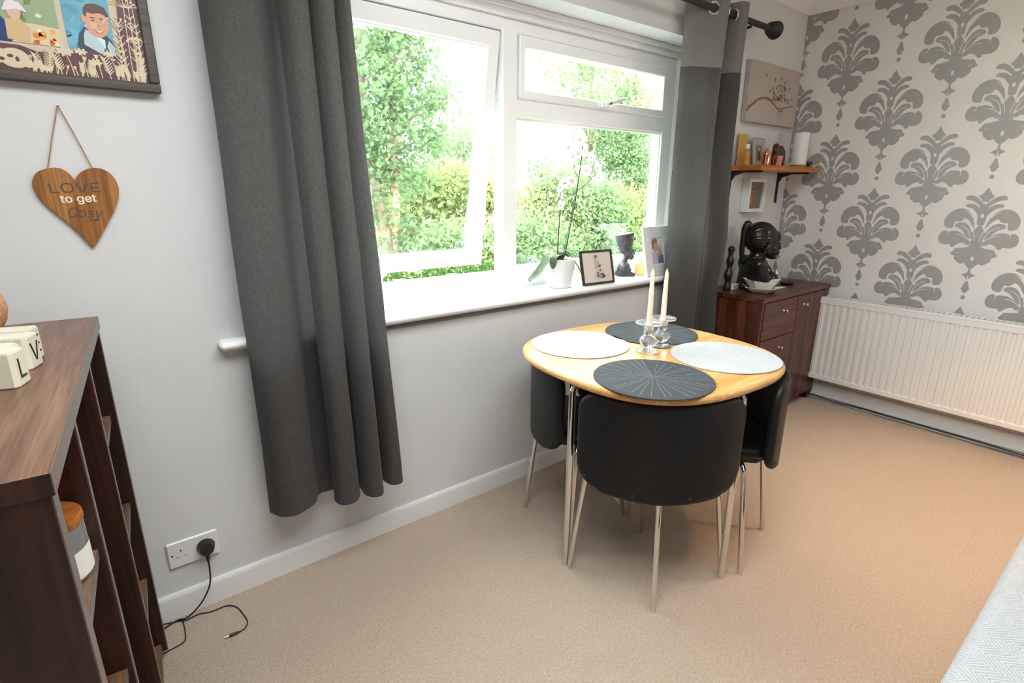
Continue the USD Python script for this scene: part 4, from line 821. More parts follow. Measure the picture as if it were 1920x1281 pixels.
for path, w in (([(-0.01, 0, 0.135), (-0.06, 0.006, 0.152), (-0.095, 0.006, 0.122), (-0.150, 0.0, 0.072), (-0.205, -0.01, 0.046)], 0.026), ([(0.01, 0.01, 0.135), (0.03, 0.02, 0.168), (0.065, 0.01, 0.160), (0.096, -0.02, 0.105), (0.118, -0.045, 0.045)], 0.018), ([(0.0, -0.01, 0.135), (-0.03, -0.03, 0.160), (-0.070, -0.035, 0.150), (-0.086, -0.045, 0.10)], 0.018), ([(0.015, 0, 0.135), (0.045, 0.03, 0.160), (0.088, 0.03, 0.13), (0.098, 0.0, 0.075)], 0.016)):
    obj('leaf', strap(path, w), LEAFG, op, smooth=60)
STEMM = plain('orchid_stem', lin(52, 52, 40), 0.5)
def W(x, z, y=0.0): return (x - 1.815, y, z - SZ)
s1 = spline([W(1.800, 1.07), W(1.798, 1.15), W(1.803, 1.25), W(1.808, 1.35), W(1.806, 1.40), W(1.826, 1.432), W(1.862, 1.444)], 8)
s2 = spline([W(1.845, 1.07, 0.01), W(1.862, 1.12, 0.01), W(1.885, 1.22, 0.01), W(1.908, 1.32, 0.01), W(1.928, 1.42, 0.01), W(1.940, 1.50, 0.01), W(1.950, 1.57, 0.01), W(1.955, 1.63, 0.01)], 8)
s3 = spline([W(1.927, 1.405, 0.01), W(1.975, 1.432, 0.0), W(2.022, 1.470, -0.005), W(2.050, 1.500, -0.01)], 8)
s4 = spline([W(1.936, 1.462, 0.01), W(1.905, 1.495, 0.01), W(1.888, 1.545, 0.0)], 6)
stk = spline([W(1.832, 1.07, 0.004), W(1.880, 1.25, 0.006), W(1.926, 1.44, 0.008)], 6)
for q, r in ((s1, 0.0028), (s2, 0.0032), (s3, 0.0018), (s4, 0.0016), (stk, 0.0016)):
    obj('flower_stem', tube(q, np.linspace(r, r * 0.7, len(q)), 8), STEMM, op, smooth=60)
PETAL = usdkit.material(stage, '/World/Looks/orchid_petal', {'d': ('diffuse_bsdf', {'color': lin(246, 232, 234)}), 't': ('translucent_bsdf', {'color': lin(248, 230, 234)}), 'm': ('mix_closure', {'fac': 0.4})}, [('d.BSDF', 'm.closure1'), ('t.BSDF', 'm.closure2')], surface='m.closure')
LIP = plain('orchid_lip', lin(214, 132, 150), 0.5)
def petal(L, wd, cup):
    g = [];
    for u in np.linspace(0, 1, 7):
        hw = wd * math.sin(math.pi * min(0.98, 0.12 + 0.86 * u)) ** 0.8
        g.append([(a * hw, u * L, cup * (u * u * L + 0.5 * a * a * hw)) for a in (-1, -0.5, 0, 0.5, 1)])
    v = np.array(g).reshape(-1, 3); n = 5
    f = np.array([[i * n + j, i * n + j + 1, (i + 1) * n + j + 1, (i + 1) * n + j] for i in range(6) for j in range(4)])
    return trimesh.Trimesh(v, np.vstack([f[:, [0, 1, 2]], f[:, [0, 2, 3]]]), process=False)
fr_ = random.Random(3)
def flower(x, z, y, s):
    rx, rz = fr_.uniform(-0.5, 0.5), fr_.uniform(-0.6, 0.6)
    def place(m):
        m = rotated(m, math.radians(90), (1, 0, 0)); m = rotated(m, rx, (1, 0, 0)); m = rotated(m, rz); return moved(m, W(x, z, y))
    ms = [rotated(petal(0.032 * s, wd * s, 0.25), a) for a, wd in ((0, 0.012), (1.25, 0.019), (-1.25, 0.019), (2.5, 0.012), (-2.5, 0.012))]
    f = obj('flower', place(cat_mesh(ms)), PETAL, op, smooth=True)
    obj('lip', place(cat_mesh([rotated(petal(0.012 * s, 0.005 * s, -0.6), math.pi), moved(trimesh.creation.icosphere(1, 0.0035 * s), (0, 0, 0.003))])), LIP, f, smooth=True)
for x, z in ((1.793, 1.335), (1.803, 1.378), (1.790, 1.418), (1.832, 1.436), (1.868, 1.452), (1.884, 1.440)): flower(x, z, fr_.uniform(-0.02, 0.01), fr_.uniform(0.75, 1.0))
for x, z in ((1.909, 1.575), (1.950, 1.604), (1.970, 1.560), (2.020, 1.560), (1.990, 1.500), (2.050, 1.512), (1.880, 1.560), (1.935, 1.640), (1.860, 1.600), (2.075, 1.470)): flower(x, z, fr_.uniform(-0.02, 0.02), fr_.uniform(0.85, 1.15))

def photo_frame(name, lab, loc, rotz, lean, w, h, bw, mat_frame, inner_mat, pieces, depth=0.014, strut=True):
    t = thing(name, lab, 'photo frame', loc, rotz, rotx=-lean)
    for a, b in (((-w / 2, 0), (w / 2, bw)), ((-w / 2, h - bw), (w / 2, h)), ((-w / 2, bw), (-w / 2 + bw, h - bw)), ((w / 2 - bw, bw), (w / 2, h - bw))):
        obj('frame_rail', box((a[0], -depth / 2, a[1]), (b[0], depth / 2, b[1]), 0.002), mat_frame, t)
    obj('mount', box((-w / 2 + bw, -depth / 2 + 0.005, bw), (w / 2 - bw, depth / 2, h - bw), 0), inner_mat, t, smooth=False)
    for k, (nm, shape, col) in enumerate(pieces):
        obj(nm, on_wall_back(extr(shape, 0.0003), -depth / 2 + 0.005 - 0.0003 * k), plain('print_' + '_'.join(str(int(c)) for c in col), lin(*col), 0.45), t, smooth=False)
    if strut:
        s = h * 0.62; a = math.radians(lean) + 0.30; yb = depth / 2 + s * math.tan(a) * 0.55
        obj('strut', tube([(0, depth / 2, s), (0, yb, 0.012 + yb * math.sin(math.radians(lean)))], 0.004, 8), BLACKPLASTIC, t)
    return t
pr = random.Random(9)
drs = [ellipse(0.012 + 0.0 * k, 0.06, 0.001, 0.001) for k in range(1)]
spots = [('photo_dress_spot', blob(pr.uniform(-0.012, 0.042), pr.uniform(0.034, 0.074), pr.uniform(0.003, 0.006)), (52, 50, 52)) for _ in range(16)]
photo_frame('photo_frame', 'black framed monochrome photo of a seated child on the sill', (2.018, -0.020, SZ + 0.001), -5, 14, 0.214, 0.176, 0.012, BLACKPLASTIC, plain('mount_beige', lin(214, 200, 188), 0.5),
            [('photo_dress', Polygon([(-0.022, 0.028), (0.052, 0.036), (0.044, 0.066), (0.024, 0.086), (-0.004, 0.082), (-0.018, 0.06)]).buffer(0.002), (196, 190, 188)), ('photo_body', Polygon([(-0.016, 0.084), (0.018, 0.088), (0.012, 0.122), (-0.012, 0.124)]).buffer(0.003), (178, 172, 170)),
             ('photo_head', ellipse(0.000, 0.132, 0.011, 0.014), (200, 192, 188)), ('photo_hair', ellipse(-0.006, 0.142, 0.012, 0.009, 20), (124, 118, 116)), ('photo_collar', ellipse(0.014, 0.094, 0.010, 0.006, 20), (96, 92, 92)), ('photo_foot', ellipse(0.060, 0.044, 0.014, 0.005), (188, 178, 174))] + spots)
photo_frame('photo_frame', 'tall white photo frame with a colour photo at the right end of the sill', (2.522, -0.014, SZ + 0.001), 2, 12, 0.240, 0.275, 0.064, plain('white_frame_paint', (0.80, 0.80, 0.79), 0.35), plain('photo_pale', lin(228, 226, 224), 0.45),
            [('photo_jacket', Polygon([(-0.050, 0.066), (0.0, 0.066), (0.004, 0.108), (-0.012, 0.136), (-0.048, 0.13)]), (206, 196, 208)), ('photo_sleeve', Polygon([(0.0, 0.066), (0.052, 0.066), (0.050, 0.112), (0.004, 0.114)]), (120, 126, 164)), ('photo_arm', Polygon([(0.004, 0.112), (0.036, 0.112), (0.032, 0.146), (0.010, 0.158)]).buffer(0.003), (206, 168, 158)),
             ('photo_head', ellipse(-0.014, 0.168, 0.026, 0.034), (218, 164, 158)), ('photo_hair', Polygon([(-0.044, 0.150), (-0.044, 0.196), (-0.020, 0.208), (0.004, 0.200), (-0.004, 0.186), (-0.030, 0.180), (-0.034, 0.156)]).buffer(0.002), (150, 120, 116)), ('photo_hand', ellipse(0.018, 0.158, 0.011, 0.010), (226, 178, 172))])
# dark stone bust with a tall flat-topped headdress (faces local +x)
STONE = mottled('dark_stone', lin(52, 52, 54), lin(84, 84, 86), (60, 60, 60), 0.5, bump=0.2, bdist=0.002)
db = thing('stone_bust', 'small dark stone bust with a tall flat-topped headdress on the sill', 'statuette', (2.352, 0.100, SZ + 0.0005), -36)
obj('plinth', union([box((-0.044, -0.038, 0), (0.052, 0.038, 0.018), 0.003), box((-0.040, -0.034, 0.016), (0.040, 0.034, 0.024), 0.003)]), STONE, db)
chest = union([ellipsoid((-0.004, 0, 0.046), (0.034, 0.048, 0.034)), box((-0.036, -0.042, 0.02), (0.030, 0.042, 0.050), 0.010), hull_chain([((-0.010, 0, 0.06), 0.019), ((0.000, 0, 0.088), 0.0145), ((0.006, 0, 0.112), 0.0155)])])
head = union([m3.Manifold.batch_hull([m3.Manifold.sphere(0.027, 24).translate((0.002, 0, 0.142)), m3.Manifold.sphere(0.019, 24).translate((0.024, 0, 0.126)), m3.Manifold.sphere(0.010, 24).translate((0.036, 0, 0.099)), m3.Manifold.sphere(0.014, 24).translate((0.016, 0, 0.106))]),
              hull_chain([((0.042, 0, 0.140), 0.003), ((0.051, 0, 0.121), 0.0052)]), ellipsoid((0.045, 0, 0.1105), (0.006, 0.011, 0.004)), ellipsoid((0.043, 0, 0.1035), (0.006, 0.010, 0.004)), ellipsoid((0.038, 0.012, 0.1355), (0.006, 0.007, 0.004)), ellipsoid((0.038, -0.012, 0.1355), (0.006, 0.007, 0.004)), ellipsoid((0.036, 0, 0.146), (0.009, 0.018, 0.004))])
obj('figure', soften(union([chest, head]), 0.004, 6), STONE, db, smooth=60)
for s_ in (-1, 1): obj('ear', ellipsoid((0.002, s_ * 0.0285, 0.126), (0.007, 0.0045, 0.013)), STONE, db, smooth=60)
def oval(cx, z, a, b, tilt=0.0):
    w = np.arange(40) * 2 * np.pi / 40; x = cx + a * np.cos(w); return np.stack([x, b * np.sin(w), z + tilt * (x - cx)], 1)
obj('headdress', loft([oval(0.004, 0.140, 0.033, 0.030, 0.42), oval(0.000, 0.163, 0.039, 0.034, 0.36), oval(-0.005, 0.190, 0.045, 0.039, 0.28), oval(-0.010, 0.216, 0.051, 0.044, 0.20), oval(-0.011, 0.232, 0.053, 0.046, 0.18), oval(-0.011, 0.234, 0.051, 0.044, 0.18)]), STONE, db, smooth=40)
obj('headdress_ribbon', loft([oval(-0.003, 0.180, 0.0445, 0.0385, 0.34), oval(-0.004, 0.185, 0.0468, 0.0405, 0.34), oval(-0.005, 0.192, 0.0478, 0.0415, 0.34), oval(-0.006, 0.196, 0.0474, 0.040, 0.34)]), STONE, db, smooth=40)
obj('brow_ornament', ellipsoid((0.045, 0, 0.206), (0.008, 0.008, 0.007)), STONE, db, smooth=60)
wd = thing('wooden_wedge', 'small pale orange wedge-topped wooden block between the stone bust and the white frame', 'ornament', (2.425, 0.052, SZ + 0.0004), -34)
obj('block', on_wall_back(m3.Manifold.extrude(xsec(Polygon([(-0.026, 0), (0.024, 0), (0.024, 0.092), (0.004, 0.074), (-0.024, 0.066)])), 0.03), 0.015), plain('pale_orange_wood', lin(240, 196, 140), 0.5), wd, smooth=20)

# ------------------------------------------------------------------ things on the sideboard
EBONY = plain('polished_ebony', (0.010, 0.0095, 0.0095), 0.24)
eb = thing('ebony_bust', 'large polished black bust of a woman with a long ponytail on the sideboard', 'statue', (3.285, -0.205, CZ + 0.0005), -36)
body = union([m3.Manifold.batch_hull([ellipsoid((-0.030, 0, 0.012), (0.085, 0.110, 0.012)), ellipsoid((-0.050, 0, 0.130), (0.050, 0.100, 0.036))]),
              m3.Manifold.batch_hull([ellipsoid((-0.045, -0.092, 0.135), (0.042, 0.038, 0.036)), ellipsoid((-0.022, -0.104, 0.030), (0.036, 0.032, 0.030))]),
              m3.Manifold.batch_hull([ellipsoid((-0.045, 0.092, 0.135), (0.042, 0.038, 0.036)), ellipsoid((-0.022, 0.104, 0.030), (0.036, 0.032, 0.030))]),
              ellipsoid((0.038, -0.046, 0.055), (0.048, 0.046, 0.044)), ellipsoid((0.038, 0.046, 0.055), (0.048, 0.046, 0.044)),
              hull_chain([((-0.045, 0, 0.130), 0.055), ((-0.022, 0, 0.165), 0.044), ((-0.006, 0, 0.220), 0.042)]), m3.Manifold.cylinder(0.012, 0.118, 0.118, 40).scale((0.8, 1.0, 1.0)).translate((-0.012, 0, 0.0))])
head = union([ellipsoid((-0.014, 0, 0.310), (0.100, 0.082, 0.096)), m3.Manifold.batch_hull([ellipsoid((0.030, 0, 0.290), (0.062, 0.066, 0.062)), ellipsoid((0.062, 0, 0.206), (0.026, 0.034, 0.022)), ellipsoid((0.008, 0, 0.238), (0.050, 0.060, 0.034))]),
              ellipsoid((0.066, 0, 0.318), (0.032, 0.056, 0.044)), hull_chain([((0.088, 0, 0.292), 0.008), ((0.106, 0, 0.256), 0.011)]), ellipsoid((0.100, 0.012, 0.251), (0.011, 0.010, 0.008)), ellipsoid((0.100, -0.012, 0.251), (0.011, 0.010, 0.008)),
              ellipsoid((0.092, 0, 0.229), (0.017, 0.026, 0.009)), ellipsoid((0.088, 0, 0.216), (0.017, 0.024, 0.009)), ellipsoid((0.076, 0, 0.196), (0.018, 0.022, 0.014)),
              ellipsoid((0.082, 0.029, 0.284), (0.014, 0.017, 0.008)), ellipsoid((0.082, -0.029, 0.284), (0.014, 0.017, 0.008)), ellipsoid((0.050, 0.040, 0.246), (0.030, 0.024, 0.032)), ellipsoid((0.050, -0.040, 0.246), (0.030, 0.024, 0.032))])
obj('figure', soften(union([body.scale((1.12, 1.05, 1.17)), head]), 0.0065, 14), EBONY, eb, smooth=60)
hair = ellipsoid((-0.024, 0, 0.318), (0.100, 0.090, 0.095)) - box((0.045, -0.2, 0.1), (0.3, 0.2, 0.345), 0) - box((0.020, -0.2, 0.1), (0.3, 0.2, 0.290), 0) - box((-0.2, -0.2, 0.1), (0.2, 0.2, 0.235), 0)
hc = soften(hair, 0.006, 6); vv = hc.vertices; ang = np.arctan2(vv[:, 1], vv[:, 2] - 0.30)
hc.vertices = vv + 0.0016 * np.sin(ang * 26)[:, None] * (vv - [-0.024, 0, 0.318]) / 0.095
obj('hair_cap', hc, EBONY, eb, smooth=60)
obj('ponytail', soften(hull_chain([((-0.085, 0, 0.375), 0.022), ((-0.112, 0, 0.398), 0.024), ((-0.128, 0, 0.370), 0.020), ((-0.130, 0, 0.310), 0.017), ((-0.130, 0, 0.240), 0.016), ((-0.120, 0, 0.165), 0.014)]), 0.010, 5), EBONY, eb, smooth=60)
for s in (-1, 1):
    obj('ear', ellipsoid((-0.005, s * 0.084, 0.262), (0.017, 0.010, 0.027)), EBONY, eb, smooth=60)
    obj('hair_strand', tube(spline([(-0.005, s * 0.090, 0.290), (-0.030, s * 0.090, 0.235), (-0.015, s * 0.074, 0.190), (0.030, s * 0.050, 0.145), (0.068, s * 0.032, 0.100)], 7), np.linspace(0.006, 0.004, 29), 10), EBONY, eb, smooth=60)
dfg = thing('dark_figurine', 'slim dark carved figurine between the large black bust and the right-hand curtain', 'statuette', (3.072, -0.120, CZ + 0.0005))
obj('figure', soften(hull_chain([((0, 0, 0.012), 0.024), ((0.004, 0, 0.055), 0.017), ((-0.004, 0, 0.095), 0.026), ((0.002, 0, 0.140), 0.013), ((0.004, 0, 0.180), 0.024), ((0, 0, 0.215), 0.012), ((0.003, 0, 0.252), 0.021)]), 0.006, 5), plain('dark_carving', lin(30, 24, 22), 0.45), dfg, smooth=60)
CHINA = plain('white_china', lin(226, 224, 214), 0.25)
def star_dish(lab, loc, rot, r0, r1, h, depth=0.045):
    t = thing('star_dish', lab, 'dish', loc, rot, 'white star-shaped dishes')
    def star(ro, ri, z):
        a = np.arange(10) * math.pi / 5; r = np.where(np.arange(10) % 2 == 0, ro, ri)
        p = np.column_stack([r * np.cos(a), r * np.sin(a), np.where(np.arange(10) % 2 == 0, z, z * 0.86)])
        q = np.vstack([p, p[:1]]); return np.vstack([np.linspace(q[i], q[i + 1], 6)[:-1] for i in range(10)])
    th = 0.005
    obj('bowl', loft([star(r0, r0 * 0.72, 0.0), star((r0 + r1) * 0.5, (r0 + r1) * 0.38, h * 0.5), star(r1, r1 * 0.66, h), star(r1 - th, r1 * 0.66 - th, h + 0.001), star((r0 + r1) * 0.5 - th, (r0 + r1) * 0.38 - th, h * 0.52), star(r0 - th, r0 * 0.72 - th, th)]), CHINA, t, smooth=25)
    return t
star_dish('lower and wider white star-shaped dish on the sideboard', (3.180, -0.285, CZ + 0.0005), 20, 0.064, 0.136, 0.036)
star_dish('upper white star-shaped dish nested in the wider one', (3.180, -0.285, CZ + 0.0065), 38, 0.052, 0.114, 0.072)
wbx = thing('trinket_box', 'small low white box behind the star dishes', 'box', (3.135, -0.118, CZ + 0.0005), 10)
obj('box_body', box((-0.045, -0.025, 0), (0.045, 0.025, 0.022), 0.002), CHINA, wbx); obj('lid', box((-0.047, -0.027, 0.022), (0.047, 0.027, 0.030), 0.002), CHINA, wbx)
ga = thing('glass_ornament', 'small clear crystal ornament beside the black bust', 'ornament', (3.520, -0.195, CZ + 0.0005), 15)
CRYSTAL = plain('crystal', lin(206, 202, 208), 0.12, transmission_weight=0.25, metallic=0.3)
obj('base', lathe([(0, 0), (0.030, 0), (0.032, 0.006), (0.020, 0.012), (0.012, 0.020), (0, 0.022)], 10), CRYSTAL, ga, smooth=False)
obj('stem', lathe([(0, 0.020), (0.010, 0.022), (0.016, 0.034), (0.009, 0.046), (0.014, 0.058), (0.018, 0.072), (0.012, 0.088), (0, 0.094)], 9), CRYSTAL, ga, smooth=False)
obj('side_drop', moved(trimesh.creation.icosphere(1, 0.020), (0.045, -0.012, 0.026)), CRYSTAL, ga, smooth=False)
obj('side_drop', moved(trimesh.creation.icosphere(1, 0.015), (-0.030, -0.020, 0.021)), CRYSTAL, ga, smooth=False)
dd = thing('dark_dish', 'small dark purple dish on the sideboard behind the white star dishes', 'dish', (3.590, -0.245, CZ + 0.0005))
obj('dish', lathe([(0, 0), (0.030, 0), (0.048, 0.010), (0.052, 0.014), (0.049, 0.0145), (0.030, 0.004), (0, 0.003)], 36), plain('dark_purple_glaze', lin(44, 34, 48), 0.3), dd, smooth=50)

# ------------------------------------------------------------------ shelf in the corner and what stands on it
sh = thing('wall_shelf', 'orange pine wall shelf on black brackets in the corner', 'shelf')
obj('board', box((3.110, -0.222, 1.520), (3.868, -0.001, 1.551), 0.002), OAK, sh)
for x in (3.165, 3.765):
    arm = union([box((x - 0.010, -0.205, 1.510), (x + 0.010, -0.001, 1.5195), 0.001), box((x - 0.010, -0.010, 1.325), (x + 0.010, -0.001, 1.5195), 0.001), m3.Manifold.extrude(xsec(Polygon([(-0.010, 1.5), (-0.010, 1.455), (-0.032, 1.492), (-0.085, 1.508), (-0.085, 1.512), (-0.01, 1.512)])), 0.010).transform(np.array([[0, 0, 1, x - 0.005], [1, 0, 0, 0], [0, 1, 0, 0]], float))])
    obj('bracket', arm, BLACKMETAL, sh)
HS = 1.5515
COPPER = plain('polished_copper', lin(226, 150, 122), 0.12, metallic=1.0)
t = thing('copper_candle_jar', 'taller copper tealight jar with a domed top at the left of the shelf', 'candle holder', (3.235, -0.180, HS))
obj('body', lathe([(0, 0), (0.022, 0), (0.024, 0.004), (0.024, 0.058), (0.021, 0.072), (0.012, 0.084), (0.006, 0.088), (0.0, 0.089)], 32), COPPER, t, smooth=50)
obj('finial', moved(trimesh.creation.icosphere(2, 0.006), (0, 0, 0.093)), COPPER, t, smooth=True)
t = thing('copper_cup', 'short copper tealight cup in the middle of the shelf', 'candle holder', (3.365, -0.185, HS))
obj('cup', lathe([(0, 0), (0.022, 0), (0.024, 0.003), (0.029, 0.056), (0.0275, 0.0565), (0.023, 0.006), (0, 0.005)], 32), COPPER, t, smooth=50)
t = thing('red_candle', 'small dark red candle between the two copper holders', 'candle', (3.305, -0.158, HS))
obj('wax', lathe([(0, 0), (0.012, 0), (0.0125, 0.002), (0.0125, 0.040), (0.010, 0.043), (0, 0.042)], 20), plain('red_wax', lin(150, 44, 56), 0.4), t, smooth=40); obj('wick', rod((0, 0, 0.041), (0, 0, 0.050), 0.0008, 6), LETTER, t)
photo_frame('photo_frame', 'clear glass photo frame standing on the corner shelf', (3.385, -0.062, HS + 0.001), 0, 8, 0.140, 0.170, 0.006, plain('frame_glass_edge', lin(176, 182, 180), 0.1), plain('photo_grey', lin(176, 172, 168), 0.3),
            [('photo_scene', sbox(-0.034, 0.030, 0.036, 0.128), (132, 116, 106)), ('photo_figure', ellipse(0.0, 0.064, 0.016, 0.028), (76, 66, 62)), ('photo_head', ellipse(0.002, 0.102, 0.010, 0.012), (192, 156, 138))], 0.010)
t = thing('carved_animals', 'dark brown carved figure group on the corner shelf', 'statuette', (3.505, -0.115, HS))
obj('base', soften(hull_chain([((-0.05, 0, 0.014), 0.014), ((0.05, 0, 0.014), 0.014)]), 0.008, 4), plain('dark_brown_carving', lin(62, 34, 26), 0.4), t, smooth=60)
obj('figure', soften(union([hull_chain([((-0.035, 0, 0.02), 0.024), ((-0.030, 0, 0.075), 0.026), ((-0.040, 0, 0.118), 0.020)]), ellipsoid((-0.058, -0.006, 0.10), (0.014, 0.010, 0.022))]), 0.008, 5), LOOK['dark_brown_carving'], t, smooth=60)
obj('figure', soften(union([hull_chain([((0.034, 0, 0.02), 0.026), ((0.030, 0, 0.060), 0.028), ((0.020, 0, 0.105), 0.021)]), ellipsoid((0.048, -0.006, 0.085), (0.016, 0.012, 0.018))]), 0.008, 5), LOOK['dark_brown_carving'], t, smooth=60)
t = thing('white_cylinder_lamp', 'tall plain white cylinder standing on a wooden foot at the right of the shelf', 'lamp', (3.712, -0.150, HS))
obj('foot', lathe([(0, 0), (0.046, 0), (0.047, 0.003), (0.047, 0.013), (0.044, 0.016), (0, 0.016)], 40), OAK, t, smooth=40)
obj('body', lathe([(0, 0.016), (0.044, 0.016), (0.045, 0.018), (0.045, 0.208), (0.042, 0.212), (0.036, 0.212), (0.034, 0.206), (0, 0.206)], 40), plain('matt_white', lin(226, 226, 226), 0.5), t, smooth=40)
obj('button', rod((0.038, -0.026, 0.07), (0.0395, -0.0275, 0.07), 0.004, 10), LETTER, t)
t = thing('black_bird_ornament', 'small black ornament at the right-hand end of the shelf', 'ornament', (3.812, -0.150, HS), -30)
obj('figure', soften(union([ellipsoid((0, 0, 0.022), (0.030, 0.016, 0.018)), ellipsoid((-0.020, 0, 0.044), (0.013, 0.011, 0.013)), hull_chain([((0.022, 0, 0.026), 0.008), ((0.044, 0, 0.034), 0.005)]), box((-0.014, -0.012, 0), (0.014, 0.012, 0.012), 0.002)]), 0.006, 4), BLACKPLASTIC, t, smooth=60)
t = thing('amber_bottle', 'small amber bottle with a white cap at the left end of the shelf', 'bottle', (3.185, -0.085, HS))
obj('body', lathe([(0, 0), (0.018, 0), (0.020, 0.004), (0.020, 0.070), (0.010, 0.086), (0.009, 0.098), (0, 0.098)], 28), plain('amber_glassy', lin(186, 130, 48), 0.15), t, smooth=50)
obj('cap', lathe([(0, 0.096), (0.012, 0.096), (0.012, 0.118), (0.010, 0.120), (0, 0.120)], 24), WHITEPLASTIC, t, smooth=40)
t = thing('greeting_card', 'upright golden yellow card at the left end of the shelf behind the bottle', 'card', (3.240, -0.020, HS), 0)
obj('sheet', box((-0.05, -0.003, 0), (0.045, 0.003, 0.185), 0.001), plain('gold_card', lin(206, 160, 84), 0.4), t)

# white box frame below the shelf
t = thing('box_frame', 'small white box frame with a brown artwork on the wall under the shelf', 'picture', (3.425, 0, 1.376))
for a, b in (((-0.102, -0.104), (0.102, -0.082)), ((-0.102, 0.082), (0.102, 0.104)), ((-0.102, -0.082), (-0.080, 0.082)), ((0.080, -0.082), (0.102, 0.082))):
    obj('frame_rail', box((a[0], -0.052, a[1]), (b[0], -0.001, b[1]), 0.0015), GLOSSWHITE, t)
obj('backing', box((-0.084, -0.036, -0.086), (0.084, -0.002, 0.086), 0), plain('slate_backing', lin(112, 108, 108), 0.6), t, smooth=False)
obj('artwork', on_wall_back(extr(unary_union([ellipse(-0.022, 0.020, 0.030, 0.038), ellipse(-0.026, -0.034, 0.032, 0.030), sbox(-0.064, -0.066, -0.004, 0.064)]), 0.004), -0.036), mottled('brown_artwork', lin(98, 70, 46), lin(166, 138, 104), (60, 60, 60), 0.6), t, smooth=False)
# canvas above the shelf
t = thing('canvas', 'pale canvas with a bare branch scattering small leaves, above the shelf', 'picture', (0, 0, 0))
obj('stretched_canvas', box((3.210, -0.036, 1.806), (3.822, -0.001, 2.146), 0.004), mottled('canvas_pale', lin(172, 162, 155), lin(182, 172, 165), (8, 8, 8), 0.8), t)
br = unary_union([stroke([(3.212, 1.868), (3.262, 1.906), (3.320, 1.936), (3.390, 1.952), (3.455, 1.950), (3.515, 1.930), (3.580, 1.905), (3.660, 1.918), (3.760, 1.938)], [0.016, 0.012, 0.013, 0.018, 0.012, 0.008, 0.006]), stroke([(3.215, 1.892), (3.262, 1.900), (3.315, 1.930)], [0.010, 0.006]), stroke([(3.56, 1.912), (3.60, 1.893), (3.640, 1.897)], [0.008, 0.012])])
obj('painted_branch', on_wall_back(extr(br, 0.0005), -0.0359), plain('branch_brown', lin(128, 104, 92), 0.8), t, smooth=False)
cr_ = random.Random(21); lv = []
for k in range(46):
    x = cr_.gauss(3.575, 0.075); z = 1.952 + abs(cr_.gauss(0.0, 0.05)) + (0.02 if x < 3.5 else 0)
    if 3.30 < x < 3.76 and z < 2.10: lv.append(ellipse(x, z, 0.005, 0.0095, cr_.uniform(-40, 40)))
obj('painted_leaves', on_wall_back(extr(unary_union(lv), 0.0005), -0.0359), plain('leaf_brown', lin(96, 74, 58), 0.8), t, smooth=False, kind='stuff')

# ------------------------------------------------------------------ bed at the lower right
def herringbone():
    LOOK['herringbone'] = usdkit.material(stage, '/World/Looks/herringbone_weave', {
        'tc': ('texture_coordinate', {}), 's': ('separate_xyz', {}), 'px': ('math', {'math_type': 'pingpong', 'value2': 0.036}), 'm1': ('math', {'math_type': 'multiply_add', 'value2': 1.0}),
        'k': ('math', {'math_type': 'multiply', 'value2': 640.0}), 'sn': ('math', {'math_type': 'sine'}), 'mp': ('mapping', {'scale': (260, 260, 260)}), 'n': ('noise_texture', {'scale': 1.0, 'detail': 2.0}), 'n2': ('math', {'math_type': 'multiply_add', 'value2': 2.2, 'value3': -1.1}),
        'ad': ('math', {'math_type': 'add'}), 'r': ('rgb_ramp', {'ramp': [(0.0, lin(138, 138, 142)), (0.42, lin(174, 174, 178)), (0.8, lin(190, 190, 193))]}), 'rg': ('map_range', {'from_min': -1.8, 'from_max': 1.2}),
        'b': ('bump', {'strength': 0.4, 'distance': 0.002}), 'p': ('principled_bsdf', {'roughness': 0.9, 'sheen_weight': 0.2})},
        [('tc.object', 's.vector'), ('s.x', 'px.value1'), ('px.value', 'm1.value1'), ('s.y', 'm1.value3'), ('m1.value', 'k.value1'), ('k.value', 'sn.value1'), ('tc.object', 'mp.vector'), ('mp.vector', 'n.vector'), ('n.fac', 'n2.value1'), ('sn.value', 'ad.value1'), ('n2.value', 'ad.value2'),
         ('ad.value', 'rg.value'), ('rg.result', 'r.fac'), ('r.color', 'p.base_color'), ('ad.value', 'b.height'), ('b.normal', 'p.normal')], surface='p.BSDF')
    return LOOK['herringbone']
bd = thing('bed', 'bed or seat under a white and grey herringbone cover, bottom right', 'bed', (0, 0, 0))
mt = m3.Manifold.batch_hull([m3.Manifold.sphere(0.035, 24).translate((x, y, z)) for x in (0.80, 2.55) for y in (-1.785, -3.3) for z in (0.10, 0.465)])
obj('cover', mt, herringbone(), bd, smooth=60)
obj('base', box((0.85, -3.28, 0.0), (2.50, -1.81, 0.075), 0.004), DW_Z, bd)
# ------------------------------------------------------------------ the garden beyond the window
GZ = -0.6
obj('ground', box((-30, 0.42, GZ - 0.2), (60, 60, GZ), 0), mottled('lawn', lin(96, 118, 62), lin(128, 148, 84), (1.5, 1.5, 1.5), 0.95), smooth=False, kind='structure')
def leaf_mat(name, c1, c2, tr):
    LOOK[name] = usdkit.material(stage, f'/World/Looks/{name}', {'o': ('object_info', {}), 'g': ('geometry', {}), 'r': ('rgb_ramp', {'ramp': [(0.0, c1), (1.0, c2)]}),
        'd': ('diffuse_bsdf', {}), 't': ('translucent_bsdf', {}), 'm': ('mix_closure', {'fac': tr})},
        [('g.random_per_island', 'r.fac'), ('r.color', 'd.color'), ('r.color', 't.color'), ('d.BSDF', 'm.closure1'), ('t.BSDF', 'm.closure2')], surface='m.closure')
    return LOOK[name]
L_TREE = leaf_mat('tree_leaf', lin(98, 118, 84), lin(140, 156, 116), 0.35)  # greens paled and desaturated, haze and veiling glare put into the leaf colours
L_YEL = leaf_mat('shrub_leaf', lin(138, 150, 98), lin(172, 178, 128), 0.35)
